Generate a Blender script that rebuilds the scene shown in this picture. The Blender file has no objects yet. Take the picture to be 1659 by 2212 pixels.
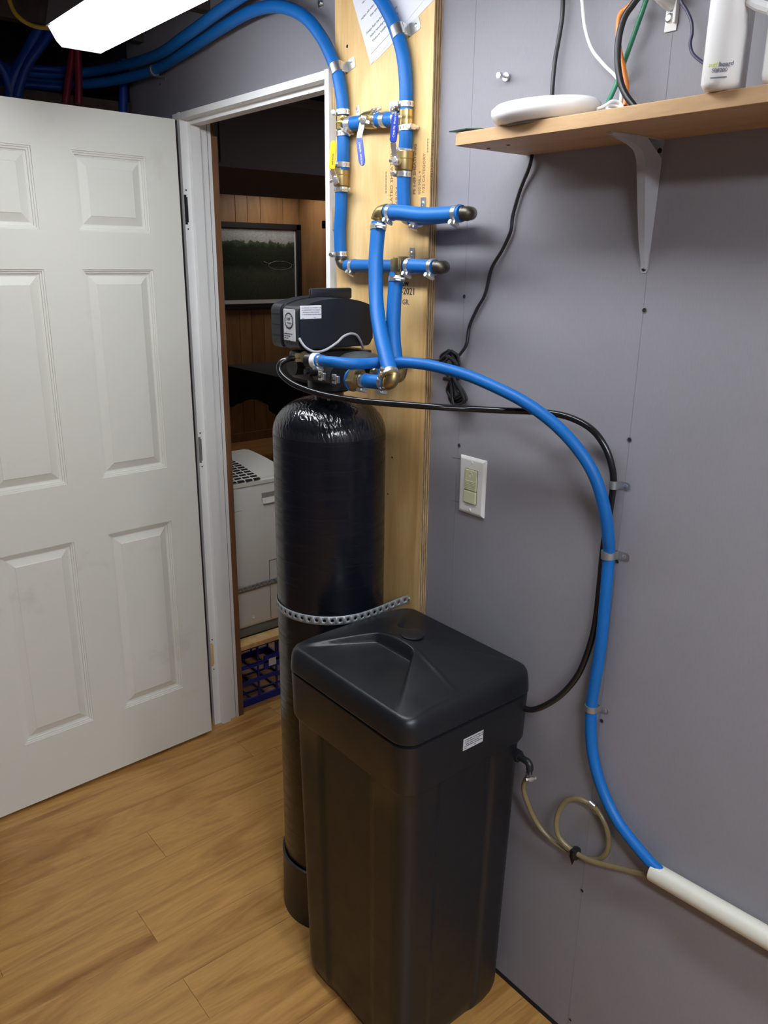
import bpy, bmesh, math, random
from mathutils import Vector, Matrix
random.seed(4)
S = bpy.context.scene
C = S.collection
R = math.radians
# ------------------------------------------------------------------ camera
FPX = 1727.24
YAW, PITCH, ROLL = R(39.36319), R(17.44302), R(0.71059)
CAM = Vector((0.0, -1.09, 1.51441))
fw = Vector((-math.cos(YAW)*math.cos(PITCH), math.sin(YAW)*math.cos(PITCH), -math.sin(PITCH)))
rt0 = fw.cross(Vector((0, 0, 1))).normalized(); up0 = rt0.cross(fw)
rt = rt0*math.cos(ROLL)+up0*math.sin(ROLL); up = -rt0*math.sin(ROLL)+up0*math.cos(ROLL)
cd = bpy.data.cameras.new('camera'); cam = bpy.data.objects.new('camera', cd); C.objects.link(cam)
cd.sensor_fit = 'VERTICAL'; cd.sensor_height = 36; cd.lens = 36*FPX/2212; cd.clip_start = .02
M = Matrix((rt, up, -fw)).transposed().to_4x4(); M.translation = CAM
cam.matrix_world = M; S.camera = cam
# ------------------------------------------------------------------ world, lamps, exposure
w = bpy.data.worlds.new('world'); S.world = w; w.use_nodes = True
w.node_tree.nodes['Background'].inputs[0].default_value = (.5, .55, .7, 1)
w.node_tree.nodes['Background'].inputs[1].default_value = .05
S.view_settings.view_transform = 'Standard'; S.view_settings.look = 'None'
S.view_settings.gamma = 1; S.view_settings.use_curve_mapping = False
S.view_settings.exposure = 0.25
LAMP_NEAR = 20.5      # tube fixture seen at the top left
LAMP_SIDE = 26.0       # next fixture of the same row, outside the frame to the right
LAMP_BACK = 58.0      # its twin further back in the room
LAMP_FAR = 5.0        # ceiling light of the room beyond

def ray(px, py):
    return rt*((px-829.5)/FPX) - up*((py-1106)/FPX) + fw
def P(px, py, Y=0.0):                 # point of the photo on the plane y = Y
    r = ray(px, py); return CAM + r*((Y-CAM.y)/r.y)
def PX(px, py, X):                    # ... on the plane x = X
    r = ray(px, py); return CAM + r*((X-CAM.x)/r.x)
def PZ(px, py, Z):                    # ... on the plane z = Z
    r = ray(px, py); return CAM + r*((Z-CAM.z)/r.z)

# ------------------------------------------------------------------ materials
def mat(name, col, rough=.5, metal=0, spec=.5, emit=0, trans=0, coat=0, alpha=1):
    m = bpy.data.materials.new(name); m.use_nodes = True
    b = m.node_tree.nodes['Principled BSDF']
    b.inputs['Base Color'].default_value = (*col, 1); b.inputs['Roughness'].default_value = rough
    b.inputs['Metallic'].default_value = metal; b.inputs['Specular IOR Level'].default_value = spec
    b.inputs['Transmission Weight'].default_value = trans; b.inputs['Coat Weight'].default_value = coat
    if emit:
        b.inputs['Emission Color'].default_value = (*(emit[1] if isinstance(emit, tuple) else (1, 1, 1)), 1)
        b.inputs['Emission Strength'].default_value = emit[0] if isinstance(emit, tuple) else emit
    return m
def coords(m, scale, rnd=False):
    nt = m.node_tree; N = nt.nodes; L = nt.links
    tc = N.new('ShaderNodeTexCoord'); mp = N.new('ShaderNodeMapping'); mp.inputs['Scale'].default_value = scale
    L.new(tc.outputs['Object'], mp.inputs['Vector'])
    if rnd:
        oi = N.new('ShaderNodeObjectInfo'); mul = N.new('ShaderNodeMath'); mul.operation = 'MULTIPLY'; mul.inputs[1].default_value = 37
        L.new(oi.outputs['Random'], mul.inputs[0])
        cb = N.new('ShaderNodeCombineXYZ')
        for i in range(3): L.new(mul.outputs[0], cb.inputs[i])
        L.new(cb.outputs[0], mp.inputs['Location'])
    return mp
def noise(m, mp, scale, detail=5, rough=.6, dist=0):
    n = m.node_tree.nodes.new('ShaderNodeTexNoise'); n.inputs['Scale'].default_value = scale
    n.inputs['Detail'].default_value = detail; n.inputs['Roughness'].default_value = rough; n.inputs['Distortion'].default_value = dist
    m.node_tree.links.new(mp.outputs[0], n.inputs['Vector']); return n.outputs['Fac']
def ramp(m, fac, stops):
    r = m.node_tree.nodes.new('ShaderNodeValToRGB'); e = r.color_ramp.elements
    while len(e) < len(stops): e.new(.5)
    for k, (p, c) in zip(e, stops): k.position = p; k.color = (*c, 1)
    m.node_tree.links.new(fac, r.inputs[0]); return r.outputs[0]
def mixc(m, f, a, b, mode='MIX'):
    x = m.node_tree.nodes.new('ShaderNodeMix'); x.data_type = 'RGBA'; x.blend_type = mode
    if isinstance(f, (int, float)): x.inputs[0].default_value = f
    else: m.node_tree.links.new(f, x.inputs[0])
    m.node_tree.links.new(a, x.inputs[6]); m.node_tree.links.new(b, x.inputs[7]); return x.outputs[2]
def setcol(m, c): m.node_tree.links.new(c, m.node_tree.nodes['Principled BSDF'].inputs['Base Color'])
def bump(m, fac, st=.3, dist=.002):
    b = m.node_tree.nodes.new('ShaderNodeBump'); b.inputs['Strength'].default_value = st; b.inputs['Distance'].default_value = dist
    m.node_tree.links.new(fac, b.inputs['Height']); m.node_tree.links.new(b.outputs[0], m.node_tree.nodes['Principled BSDF'].inputs['Normal'])
def wood(name, stops, scale, nscale=6, rough=.45, rnd=False, fine=.35, dist=.8):
    m = mat(name, (.5, .4, .3), rough)
    mp = coords(m, scale, rnd); c1 = ramp(m, noise(m, mp, nscale, 6, .6, dist), stops)
    fin = noise(m, mp, nscale*9, 3, .7)
    c2 = ramp(m, fin, [(.3, (.6, .55, .5)), (.7, (1, 1, 1))])
    setcol(m, mixc(m, fine, c1, c2, 'MULTIPLY')); bump(m, fin, .12, .001); return m

def wallmat():
    m = mat('grey_wallboard', (.35, .34, .39), .62, spec=.35)
    mp = coords(m, (1, 1, 1)); a = noise(m, mp, 3.5, 4)
    c = ramp(m, a, [(.3, (.262, .254, .286)), (.7, (.288, .278, .310))])
    mp2 = coords(m, (500, 500, 60)); f = noise(m, mp2, 1, 2)
    c2 = ramp(m, f, [(.3, (.93, .93, .93)), (.7, (1, 1, 1))])
    setcol(m, mixc(m, 1, c, c2, 'MULTIPLY')); bump(m, f, .1, .0006); return m
M_wall = wallmat()
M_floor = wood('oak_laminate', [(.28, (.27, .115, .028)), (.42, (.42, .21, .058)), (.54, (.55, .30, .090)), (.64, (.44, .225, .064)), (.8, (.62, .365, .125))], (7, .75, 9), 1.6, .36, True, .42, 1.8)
M_seam = mat('plank_seam', (.05, .03, .018), .8)
M_ply = wood('plywood_face', [(.25, (.54, .28, .09)), (.48, (.76, .50, .21)), (.72, (.87, .66, .36))], (5, 5, .55), 2.2, .55, False, .3, 1.2)
def plyedge():
    m = mat('plywood_edge', (.5, .35, .2), .7)
    mp = coords(m, (0, 1, 0)); wv = m.node_tree.nodes.new('ShaderNodeTexWave'); wv.bands_direction = 'Y'; wv.inputs['Scale'].default_value = 55
    m.node_tree.links.new(mp.outputs[0], wv.inputs['Vector'])
    c = ramp(m, wv.outputs['Fac'], [(.25, (.20, .12, .06)), (.5, (.52, .36, .18))])
    n = ramp(m, noise(m, coords(m, (40, 40, 5)), 6), [(.35, (.35, .3, .25)), (.6, (1, 1, 1))])
    setcol(m, mixc(m, .7, c, n, 'MULTIPLY')); return m
M_plyedge = plyedge()
M_shelf = wood('pine_shelf', [(.3, (.42, .25, .12)), (.6, (.54, .35, .18)), (.8, (.60, .42, .24))], (1, 7, 7), 2.5, .5, False, .25)
M_brownwood = wood('brown_wood', [(.3, (.17, .075, .035)), (.7, (.27, .13, .06))], (8, 8, 1), 3, .6, True)
M_panel = wood('wall_panelling', [(.3, (.17, .082, .034)), (.55, (.25, .13, .052)), (.8, (.33, .185, .075))], (4, 4, .6), 2, .5, True, .3)
M_darkwood = wood('dark_joist', [(.3, (.05, .035, .03)), (.7, (.10, .07, .055))], (1, 5, 5), 3, .8, True)
M_darkceil = mat('dark_ceiling', (.045, .043, .055), .85)
M_cavity = mat('dark_cavity', (.03, .03, .05), .9)
M_door = mat('door_white_paint', (.72, .72, .66), .42)
_f = noise(M_door, coords(M_door, (60, 8, 60)), 2, 3); bump(M_door, _f, .10, .0008)
_d = ramp(M_door, noise(M_door, coords(M_door, (1.5, 1.5, 1.5)), 2.5, 6, .7), [(.30, (.67, .66, .58)), (.42, (.74, .74, .68))]); setcol(M_door, _d)
M_frame = mat('frame_white_paint', (.86, .865, .86), .4)
M_white = mat('white_plastic', (.80, .80, .80), .35)
M_white2 = mat('white_gloss', (.86, .86, .86), .22)
M_cream = mat('cream_plastic', (.60, .61, .40), .35)
M_plate = mat('wall_plate', (.74, .74, .72), .3)
M_dehum = mat('appliance_white', (.82, .82, .78), .42)
M_grey = mat('grey_plastic', (.17, .17, .17), .5)
M_black = mat('black_plastic', (.012, .013, .016), .42)
M_head = mat('valve_cover_black', (.013, .015, .020), .38)
M_tube = mat('black_tubing', (.008, .008, .009), .22)
M_cord = mat('black_cord', (.012, .012, .014), .4)
M_hole = mat('dark_hole', (.008, .008, .01), .9)
def bluemat(name, c):
    m = mat(name, c, .48, spec=.35); f = noise(m, coords(m, (1, 1, 1)), 900, 2); bump(m, f, .12, .0004); return m
M_blue = bluemat('blue_hose', (.004, .120, .42))
M_blue2 = mat('blue_pex', (.006, .05, .32), .4)
M_red = mat('red_pex', (.25, .01, .03), .4)
M_yellow = mat('yellow_cable', (.55, .42, .05), .5)
M_lev_blue = mat('blue_vinyl', (.02, .055, .42), .33)
M_lev_yel = mat('yellow_vinyl', (.80, .62, .03), .33)
def brassmat(name, c, r):
    m = mat(name, c, r, 1); f = noise(m, coords(m, (1, 1, 1)), 160, 4); bump(m, f, .15, .0006); return m
M_brass = brassmat('cast_brass', (.42, .32, .15), .38)
M_brass2 = brassmat('polished_brass', (.68, .52, .22), .24)
M_bronze = brassmat('dark_bronze', (.12, .105, .085), .45)
M_steel = mat('steel', (.74, .74, .74), .33, 1)
M_galv = mat('galvanized', (.40, .42, .44), .42, .85)
M_strap = mat('galvanized_strap', (.34, .37, .40), .5, .5)
M_pvc = mat('white_pvc', (.62, .61, .53), .42)
setcol(M_pvc, ramp(M_pvc, noise(M_pvc, coords(M_pvc, (3, 3, 3)), 7, 8, .8), [(.33, (.25, .24, .22)), (.40, (.62, .61, .53))]))
M_clear = mat('amber_vinyl_tube', (.30, .24, .13), .25, trans=.35)
M_paper = mat('paper', (.74, .75, .80), .8)
M_ink = mat('ink', (.03, .03, .05), .8)
M_ink2 = mat('grey_ink', (.16, .17, .22), .8)
M_stamp = mat('stamp_ink', (.22, .13, .07), .8)
M_sticker = mat('silver_label', (.55, .56, .58), .35)
M_crate = mat('crate_blue', (.012, .025, .26), .4)
M_cloth = mat('black_cloth', (.014, .015, .022), .9)
M_framebk = mat('picture_frame_black', (.008, .008, .012), .35)
M_mat = mat('picture_mount', (.42, .43, .45), .7)
M_orange = mat('orange_cable', (.85, .26, .05), .45)
M_green = mat('green_cable', (.03, .22, .12), .45)
M_card = mat('green_card', (.02, .06, .035), .4)
M_bracket = mat('bracket_grey_paint', (.40, .41, .44), .35)
M_tape = mat('black_tape', (.01, .01, .011), .3)
M_lens = mat('fixture_lens', (.9, .9, .9), .4, emit=(LAMP_NEAR, (.93, .965, 1.0)))
M_lens2 = mat('back_fixture_lens', (.9, .9, .9), .4, emit=(LAMP_BACK, (.93, .965, 1.0)))
M_lens3b = mat('side_fixture_lens', (.9, .9, .9), .4, emit=(LAMP_SIDE, (.93, .965, 1.0)))
M_lens3 = mat('far_fixture_lens', (.9, .9, .9), .4, emit=(LAMP_FAR, (1.0, .93, .82)))
M_lensend = mat('lens_end_cap', (.8, .82, .86), .4, emit=(.75, (.93, .96, 1)))
def tankmat():
    m = mat('wound_fibre_tank', (.005, .006, .011), .2, spec=.4)
    mp = coords(m, (3, 3, 170)); a = noise(m, mp, 1.6, 4, .65, .4)
    mp2 = coords(m, (1, 1, 1)); b = noise(m, mp2, 9, 3)
    ad = m.node_tree.nodes.new('ShaderNodeMath'); ad.operation = 'ADD'
    m.node_tree.links.new(a, ad.inputs[0]); m.node_tree.links.new(b, ad.inputs[1]); bump(m, ad.outputs[0], .14, .0008)
    r = ramp(m, noise(m, coords(m, (2, 2, 60)), 2, 3), [(.3, (.14, .14, .14)), (.7, (.34, .34, .34))])
    m.node_tree.links.new(r, m.node_tree.nodes['Principled BSDF'].inputs['Roughness']); return m
M_tank = tankmat()
def domemat():
    m = mat('wound_fibre_dome', (.008, .009, .013), .16, spec=.7)
    nt = m.node_tree; wv = nt.nodes.new('ShaderNodeTexWave'); wv.wave_type = 'BANDS'; wv.bands_direction = 'DIAGONAL'
    wv.inputs['Scale'].default_value = 50; wv.inputs['Distortion'].default_value = 9; wv.inputs['Detail'].default_value = 3; wv.inputs['Detail Scale'].default_value = 1.2
    nt.links.new(coords(m, (1, 1, .4)).outputs[0], wv.inputs['Vector']); bump(m, wv.outputs['Fac'], .35, .0012); return m
M_dome = domemat()
def saltmat():
    m = mat('moulded_black_poly', (.0075, .0085, .011), .40, spec=.5)
    f = noise(m, coords(m, (1, 1, 1)), 420, 3); bump(m, f, .12, .0006)
    r = ramp(m, noise(m, coords(m, (1, 1, 1)), 14, 6, .7), [(.35, (.33, .33, .33)), (.7, (.46, .46, .46))])
    m.node_tree.links.new(r, m.node_tree.nodes['Principled BSDF'].inputs['Roughness']); return m
M_salt = saltmat()

# ------------------------------------------------------------------ mesh helpers
def V(*a): return Vector(a)
def frame_of(d):
    d = Vector(d).normalized(); a = Vector((0, 0, 1)) if abs(d.z) < .9 else Vector((1, 0, 0))
    x = d.cross(a).normalized(); return x, x.cross(d).normalized(), d
def box(bm, lo, hi, rot=None, bev=0, seg=2):
    lo, hi = Vector(lo), Vector(hi)
    r = bmesh.ops.create_cube(bm, size=1); c = (lo+hi)/2; d = hi-lo
    for v in r['verts']:
        v.co = Vector((v.co.x*d.x, v.co.y*d.y, v.co.z*d.z))
    if bev:
        es = list({e for v in r['verts'] for e in v.link_edges})
        g = bmesh.ops.bevel(bm, geom=es, offset=bev, segments=seg, affect='EDGES', profile=.5)
        vs = {v for f in g['faces'] for v in f.verts} | {v for v in r['verts'] if v.is_valid}
    else: vs = set(r['verts'])
    for v in vs:
        p = v.co.copy()
        if rot is not None: p = rot @ p
        v.co = p+c
    return bm
def obox(bm, c, axes, size, bev=0, seg=2):     # oriented box: centre, 3 axes, 3 sizes
    Rm = Matrix(axes).transposed(); s = Vector(size)/2; c = Vector(c)
    return box(bm, c-s, c+s, Rm, bev, seg)
def cyl(bm, a, b, r, r2=None, n=16, caps=True):
    a, b = Vector(a), Vector(b); r2 = r if r2 is None else r2; x, y, d = frame_of(b-a)
    ra = []; rb = []
    for i in range(n):
        t = 2*math.pi*i/n; o = x*math.cos(t)+y*math.sin(t); ra.append(bm.verts.new(a+o*r)); rb.append(bm.verts.new(b+o*r2))
    for i in range(n): j = (i+1) % n; bm.faces.new((ra[i], ra[j], rb[j], rb[i]))
    if caps: bm.faces.new(ra[::-1]); bm.faces.new(rb)
    return bm
def smoothpts(pts, k=8):
    pts = [Vector(p) for p in pts]
    if len(pts) < 3: return pts
    q = [pts[0]*2-pts[1]]+pts+[pts[-1]*2-pts[-2]]; out = []
    for i in range(1, len(q)-2):
        a, b, c, d = q[i-1:i+3]
        for s in range(k):
            t = s/k; out.append(.5*((2*b)+(c-a)*t+(2*a-5*b+4*c-d)*t*t+(3*b-a-3*c+d)*t**3))
    out.append(pts[-1]); return out
def tube(bm, pts, r, n=12, k=8, caps=True, smooth=True):
    p = smoothpts(pts, k) if smooth else [Vector(q) for q in pts]
    x = None; rings = []
    for i, c in enumerate(p):
        t = (p[min(i+1, len(p)-1)]-p[max(i-1, 0)]).normalized()
        if x is None: x = frame_of(t)[0]
        x = (x-t*x.dot(t)).normalized(); y = t.cross(x); rr = r[i*len(r)//len(p)] if isinstance(r, list) else r
        rings.append([bm.verts.new(c+(x*math.cos(2*math.pi*j/n)+y*math.sin(2*math.pi*j/n))*rr) for j in range(n)])
    for a, b in zip(rings, rings[1:]):
        for j in range(n): bm.faces.new((a[j], a[(j+1) % n], b[(j+1) % n], b[j]))
    if caps: bm.faces.new(rings[0][::-1]); bm.faces.new(rings[-1])
    return bm
def lathe(bm, prof, c, axis=(0, 0, 1), n=48):      # prof: (radius, height)
    x, y, d = frame_of(axis); c = Vector(c); rings = []
    for r, h in prof:
        rings.append([bm.verts.new(c+d*h+(x*math.cos(2*math.pi*j/n)+y*math.sin(2*math.pi*j/n))*max(r, 1e-5)) for j in range(n)])
    for a, b in zip(rings, rings[1:]):
        for j in range(n): bm.faces.new((a[j], a[(j+1) % n], b[(j+1) % n], b[j]))
    bm.faces.new(rings[0][::-1]); bm.faces.new(rings[-1]); return bm
def prism(bm, pts, d):                               # polygon pushed along d
    d = Vector(d); a = [bm.verts.new(Vector(p)) for p in pts]; b = [bm.verts.new(Vector(p)+d) for p in pts]; n = len(a)
    bm.faces.new(a[::-1]); bm.faces.new(b)
    for i in range(n): bm.faces.new((a[i], a[(i+1) % n], b[(i+1) % n], b[i]))
    return bm
def B(): return bmesh.new()
def wloc(o):
    v = Vector((0, 0, 0))
    while o: v = v+o.location; o = o.parent
    return v
def obj(name, bm, m, parent=None, smooth=False, loc=None, ang=35):
    bmesh.ops.recalc_face_normals(bm, faces=bm.faces[:])
    base = wloc(parent) if parent else (Vector(loc) if loc is not None else Vector((0, 0, 0)))
    if base.length: bmesh.ops.translate(bm, verts=bm.verts[:], vec=-base)
    me = bpy.data.meshes.new(name); bm.to_mesh(me); bm.free()
    for k in (m if isinstance(m, list) else [m]): me.materials.append(k)
    if smooth:
        me.polygons.foreach_set('use_smooth', [True]*len(me.polygons)); me.set_sharp_from_angle(angle=R(ang))
    o = bpy.data.objects.new(name, me); C.objects.link(o)
    if parent: o.parent = parent
    elif loc is not None: o.location = loc
    return o
def tag(o, label, cat, group=None):
    o['label'] = label; o['category'] = cat
    if group: o['group'] = group
    return o
def thing(name, label, cat, loc, group=None):
    o = bpy.data.objects.new(name, None); o.empty_display_size = .05; C.objects.link(o); o.location = loc; return tag(o, label, cat, group)
def struct(name, bm, m, parent=None, smooth=False):
    o = obj(name, bm, m, parent, smooth)
    if not parent: o['kind'] = 'structure'
    return o
def text(name, body, size, c, right, upv, m, parent=None, bold=0, align='LEFT'):
    cu = bpy.data.curves.new('t', 'FONT'); cu.body = body; cu.size = size; cu.extrude = .00015; cu.offset = bold; cu.align_x = align; cu.resolution_u = 2
    t = bpy.data.objects.new('t', cu); C.objects.link(t); bpy.context.view_layer.update()
    me = bpy.data.meshes.new_from_object(t.evaluated_get(bpy.context.evaluated_depsgraph_get()))
    bpy.data.objects.remove(t); bpy.data.curves.remove(cu)
    x = Vector(right).normalized(); y = Vector(upv).normalized(); z = x.cross(y)
    T = Matrix((x, y, z)).transposed().to_4x4(); T.translation = Vector(c)
    me.transform(T)
    if parent: me.transform(Matrix.Translation(-wloc(parent)))
    me.materials.clear(); me.materials.append(m)
    o = bpy.data.objects.new(name, me); C.objects.link(o)
    if parent: o.parent = parent
    return o
def screw(name, c, n, r, parent=None, m=None, h=.002):
    b = B(); c = Vector(c); n = Vector(n).normalized(); x, y, _ = frame_of(n)
    lathe(b, [(r, 0), (r*.95, h*.5), (r*.6, h), (r*.05, h*.9)], c, n, 12)
    obox(b, c+n*h*.85, (x, y, n), (r*1.2, r*.25, h*.5)); return obj(name, b, m or M_steel, parent, True)

# ------------------------------------------------------------------ structure
# main wall (the wall board with the door opening)
b = B()
box(b, (-2.56, 0, 0), (-2.213, .012, 2.27)); box(b, (-2.213, 0, 1.8885), (-1.50, .012, 2.27)); box(b, (-1.5018, 0, .012), (1.5, .012, 2.27))
box(b, (-2.56, .012, 0), (-2.215, .07, 2.27)); box(b, (-2.215, .012, 1.90), (-1.5, .07, 2.27)); box(b, (-1.5, .012, 0), (1.5, .07, 2.27))
wall = struct('wall_main', b, M_wall)
b = B(); box(b, (-1.18, -.0012, 0), (1.5, .0, .012)); obj('base_gap', b, M_hole, wall)
for q in ((1003, 640), (992, 962), (1392, 670), (1360, 950), (1333, 1213), (1300, 1557), (1258, 1924), (1232, 2203), (346, 182)):
    c = P(*q, 0); bb = B(); lathe(bb, [(.0046, -.0004), (.0046, .0006), (.0034, .0008), (.0033, .0001), (.0004, .0001)], c, (0, -1, 0), 14); o = obj('drywall_screw', bb, M_galv, wall, True)
    bb = B(); lathe(bb, [(.0032, .0003), (.0001, .0007)], c, (0, -1, 0), 10); obj('screw_recess', bb, M_hole, wall)
for (xa, za, zb) in ((P(1003, 640).x, .2, 2.15), (P(1360, 950).x, .0, 2.1)):
    b = B(); box(b, (xa-.0004, -.0003, za), (xa+.0004, 0, zb)); obj('pencil_line', b, mat('pencil', (.20, .20, .24), .8), wall)
for q1, q2 in (((978, 988), (993, 990)), ((975, 1080), (991, 1084)), ((986, 1025), (978, 1240))):
    b = B(); tube(b, [P(*q1, -.0002), P(*q2, -.0002)], .0006, 6); obj('pencil_line', b, M_ink2, wall)
bb = B(); c = P(1098, 167); cyl(bb, c, c+V(0, -.022, 0), .0022, n=10); cyl(bb, c+V(0, -.004, 0), c+V(0, -.007, 0), .0065, n=14); cyl(bb, c+V(0, -.018, 0), c+V(0, -.024, 0), .005, n=6)
tag(obj('wall_bolt', bb, M_steel, None, True, c), 'small steel bolt sticking out of the wall above the white disc', 'bolt')
b = B(); box(b, (-2.56, .07, 0), (-2.213, .090, 2.27)); box(b, (-2.213, .07, 1.90), (-1.5, .09, 2.27)); box(b, (-1.5, .07, 0), (3.0, .09, 2.27))
struct('wall_rear_panel', b, M_brownwood)
# side, back, right walls, ceiling, floor
b = B(); box(b, (-2.60, -3.0, 0), (-2.56, 0, 1.93)); wl = struct('wall_left', b, M_wall)
b = B(); box(b, (-2.66, -3.0, 1.93), (-2.55, -.002, 1.958)); cv0 = struct('trim_4', b, M_darkwood)
b = B(); box(b, (-3.0, -3.0, 1.93), (-2.97, .3, 2.30)); struct('wall_cavity_back', b, M_cavity)
b = B(); box(b, (-2.68, -3.0, 2.012), (-2.64, -.03, 2.03)); obj('rail', b, M_darkwood, cv0)
b = B(); box(b, (-2.97, .0, 1.93), (-2.56, .012, 2.27)); struct('wall_cavity_side', b, M_cavity)
b = B(); box(b, (-2.97, -3.0, 1.92), (-2.60, 0, 1.93)); obj('cavity_floor', b, M_cavity, cv0)
b = B(); box(b, (-2.6, -3.04, 0), (1.54, -3.0, 2.27)); struct('wall_back', b, M_wall)
b = B(); box(b, (1.5, -3.0, 0), (1.54, .0, 2.27)); struct('wall_right', b, M_wall)
b = B(); box(b, (-3.0, -3.04, 2.27), (1.54, .09, 2.31)); ceil = struct('ceiling', b, M_darkceil)
for x in (-2.45, -2.05, -1.65, -1.25, -.85, -.45, -.05, .35, .75, 1.15):
    b = B(); box(b, (x-.019, -3.0, 2.10), (x+.019, -.0, 2.27)); obj('joist', b, M_darkwood, ceil)
# floor: slab with planks laid on it
b = B(); box(b, (-2.6, -3.0, -.05), (1.54, .6, -.009)); fl = struct('floor', b, M_seam)
pm = {}
def plank(x0, y0, y1):
    L = round(y1-y0, 4)
    if L not in pm:
        bb = B(); g = .0003; w2 = .125
        box(bb, (g, g, -.009), (w2-g, L-g, 0), bev=.0003, seg=1)
        me = bpy.data.meshes.new('plank'); bmesh.ops.recalc_face_normals(bb, faces=bb.faces[:]); bb.to_mesh(me); bb.free(); me.materials.append(M_floor); pm[L] = me
    o = bpy.data.objects.new('plank', pm[L]); C.objects.link(o); o.parent = fl; o.location = (x0, y0, 0)
k = 0
for i in range(-4, 24):
    x0 = -2.084+.125*i
    if x0 > 1.4: break
    off = {0: -.01, 1: -1.13, 2: -.42, 3: -.86, 4: -.555, 5: -.15, 6: -.553, 7: -1.0}.get(i, random.uniform(-1.2, 0))
    y = off-2.4 if off-2.4 > -3 else off-1.2
    ys = [-3.0 if x0 < 1 else -3.0] + [q for q in (off-1.2, off, off+1.2) if -2.9 < q < .5] + [.6 if -2.25 < x0 < -1.6 else 0.0]
    ys = sorted({round(q, 3) for q in ys if q <= (.6 if -2.25 < x0 < -1.6 else 0.0)})
    for a, c in zip(ys, ys[1:]): plank(x0, a, c)
# the room beyond the door
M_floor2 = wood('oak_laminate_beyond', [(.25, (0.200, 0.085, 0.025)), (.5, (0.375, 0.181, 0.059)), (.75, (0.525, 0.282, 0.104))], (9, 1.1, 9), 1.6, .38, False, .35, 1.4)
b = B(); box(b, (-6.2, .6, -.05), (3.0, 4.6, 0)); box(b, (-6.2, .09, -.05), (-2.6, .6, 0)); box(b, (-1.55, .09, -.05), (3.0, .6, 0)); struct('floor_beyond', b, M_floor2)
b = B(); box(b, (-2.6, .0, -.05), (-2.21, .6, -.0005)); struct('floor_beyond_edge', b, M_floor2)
b = B(); box(b, (-6.10, -.6, 0), (-6.075, 4.6, 2.4)); wf = struct('wall_beyond', b, M_brownwood)
ys = [1.6, 1.76, 1.93, 2.04, 2.146, 2.30, 2.41, 2.532, 2.748, 2.905]
for a, c in zip(ys, ys[1:]):
    b = B(); box(b, (-6.075, a+.0012, .0), (-6.06, c-.0012, 2.2), bev=.002, seg=1); obj('panel_board', b, M_panel, wf)
b = B(); box(b, (-6.06, 1.6, .0), (-6.045, 2.905, .075)); obj('skirting', b, M_brownwood, wf)
b = B(); box(b, (-6.1, 2.905, 0), (3.0, 2.93, 2.4)); wr = struct('wall_beyond_side', b, M_panel)
b = B(); box(b, (-5.70, 2.893, 0), (-5.63, 2.905, 1.82)); box(b, (-5.70, 2.893, 1.76), (-4.8, 2.905, 1.82)); obj('door_trim', b, M_brownwood, wr)
b = B(); box(b, (-6.1, -.6, 0), (-2.6, -.575, 2.4)); struct('wall_beyond_left', b, M_brownwood)
b = B(); box(b, (2.97, .09, 0), (3.0, 2.9, 2.4)); struct('wall_beyond_right', b, M_brownwood)
b = B(); box(b, (-6.1, -.6, 2.09), (-4.75, 4.6, 2.12)); box(b, (-4.75, -.6, 2.30), (3.0, 4.6, 2.33)); struct('ceiling_beyond', b, M_darkceil)
b = B(); box(b, (-4.95, -.55, 1.912), (-3.5, 2.9, 2.24)); bk = struct('trim_1', b, mat('dark_soffit', (.15, .14, .17), .75))
b = B(); box(b, (-3.502, .80, 1.93), (-3.496, .803, 2.2)); obj('panel_joint', b, M_hole, bk)
b = B(); box(b, (-3.503, -.5, 2.20), (-3.49, 2.9, 2.24)); obj('top_moulding', b, M_grey, bk)
# door frame
b = B()
box(b, (-2.213, -.020, 0), (-2.198, .072, 1.89)); box(b, (-1.517, -.020, 0), (-1.502, .072, 1.89)); box(b, (-2.198, -.0195, 1.873), (-1.517, .075, 1.8885)); box(b, (-2.24, -.0195, 1.874), (-2.213, -.001, 1.8885))
fr = struct('trim_2', b, M_frame)
b = B(); prism(b, [(-2.198, .003, .0), (-2.186, .006, .0), (-2.186, .034, .0), (-2.198, .037, .0)], (0, 0, 1.873)); box(b, (-2.198, .005, 1.861), (-1.517, .036, 1.873)); obj('door_stop', b, M_frame, fr)
for k, (q0, q1, mm) in enumerate((((392, 420), (405, 485), M_hole), ((425, 945), (434, 1000), M_grey), ((450, 1392), (458, 1440), M_ply))):
    z1, z0 = PX(*q0, -2.197).z, PX(*q1, -2.197).z; bb = B(); zc = (z0+z1)/2; h = (z1-z0)/2
    box(bb, (-2.1985, -.0195, z0), (-2.1972, -.012, z1), bev=.0004, seg=1); obox(bb, (-2.1978, -.0135, zc), (V(1, 0, 0), V(0, 1, 0), V(0, 0, 1)), (.0013, .009, h*1.7), .0005, 1)
    o = obj('hinge_mortise', bb, mm, fr); o['label'] = ('dark', 'grey', 'bare wood')[k]+' hinge mortise'
    for z in (z0-.012, z1+.012):
        bb = B(); cyl(bb, (-2.198, -.012, z), (-2.1972, -.012, z), .0022, n=10); obj('screw_hole', bb, M_hole, fr)
b = B(); box(b, (-2.199, .060, .0), (-2.1972, .0612, 1.873)); obj('caulk_line', b, M_grey, fr)
b = B(); box(b, (-2.2105, .072, 0), (-2.196, .0905, 1.84)); struct('trim_3', b, M_brownwood)
for q in ((716, 218), (718, 475)):
    c = P(*q, -.004); bb = B(); box(bb, (-1.5015, -.014, c.z-.022), (-1.479, -.0005, c.z+.022), bev=.001, seg=1)
    tag(obj('wood_shim', bb, M_plyedge, None, False, c), 'small brown wood shim beside the door frame, '+('upper one' if q[1] < 300 else 'lower one'), 'shim')

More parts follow.
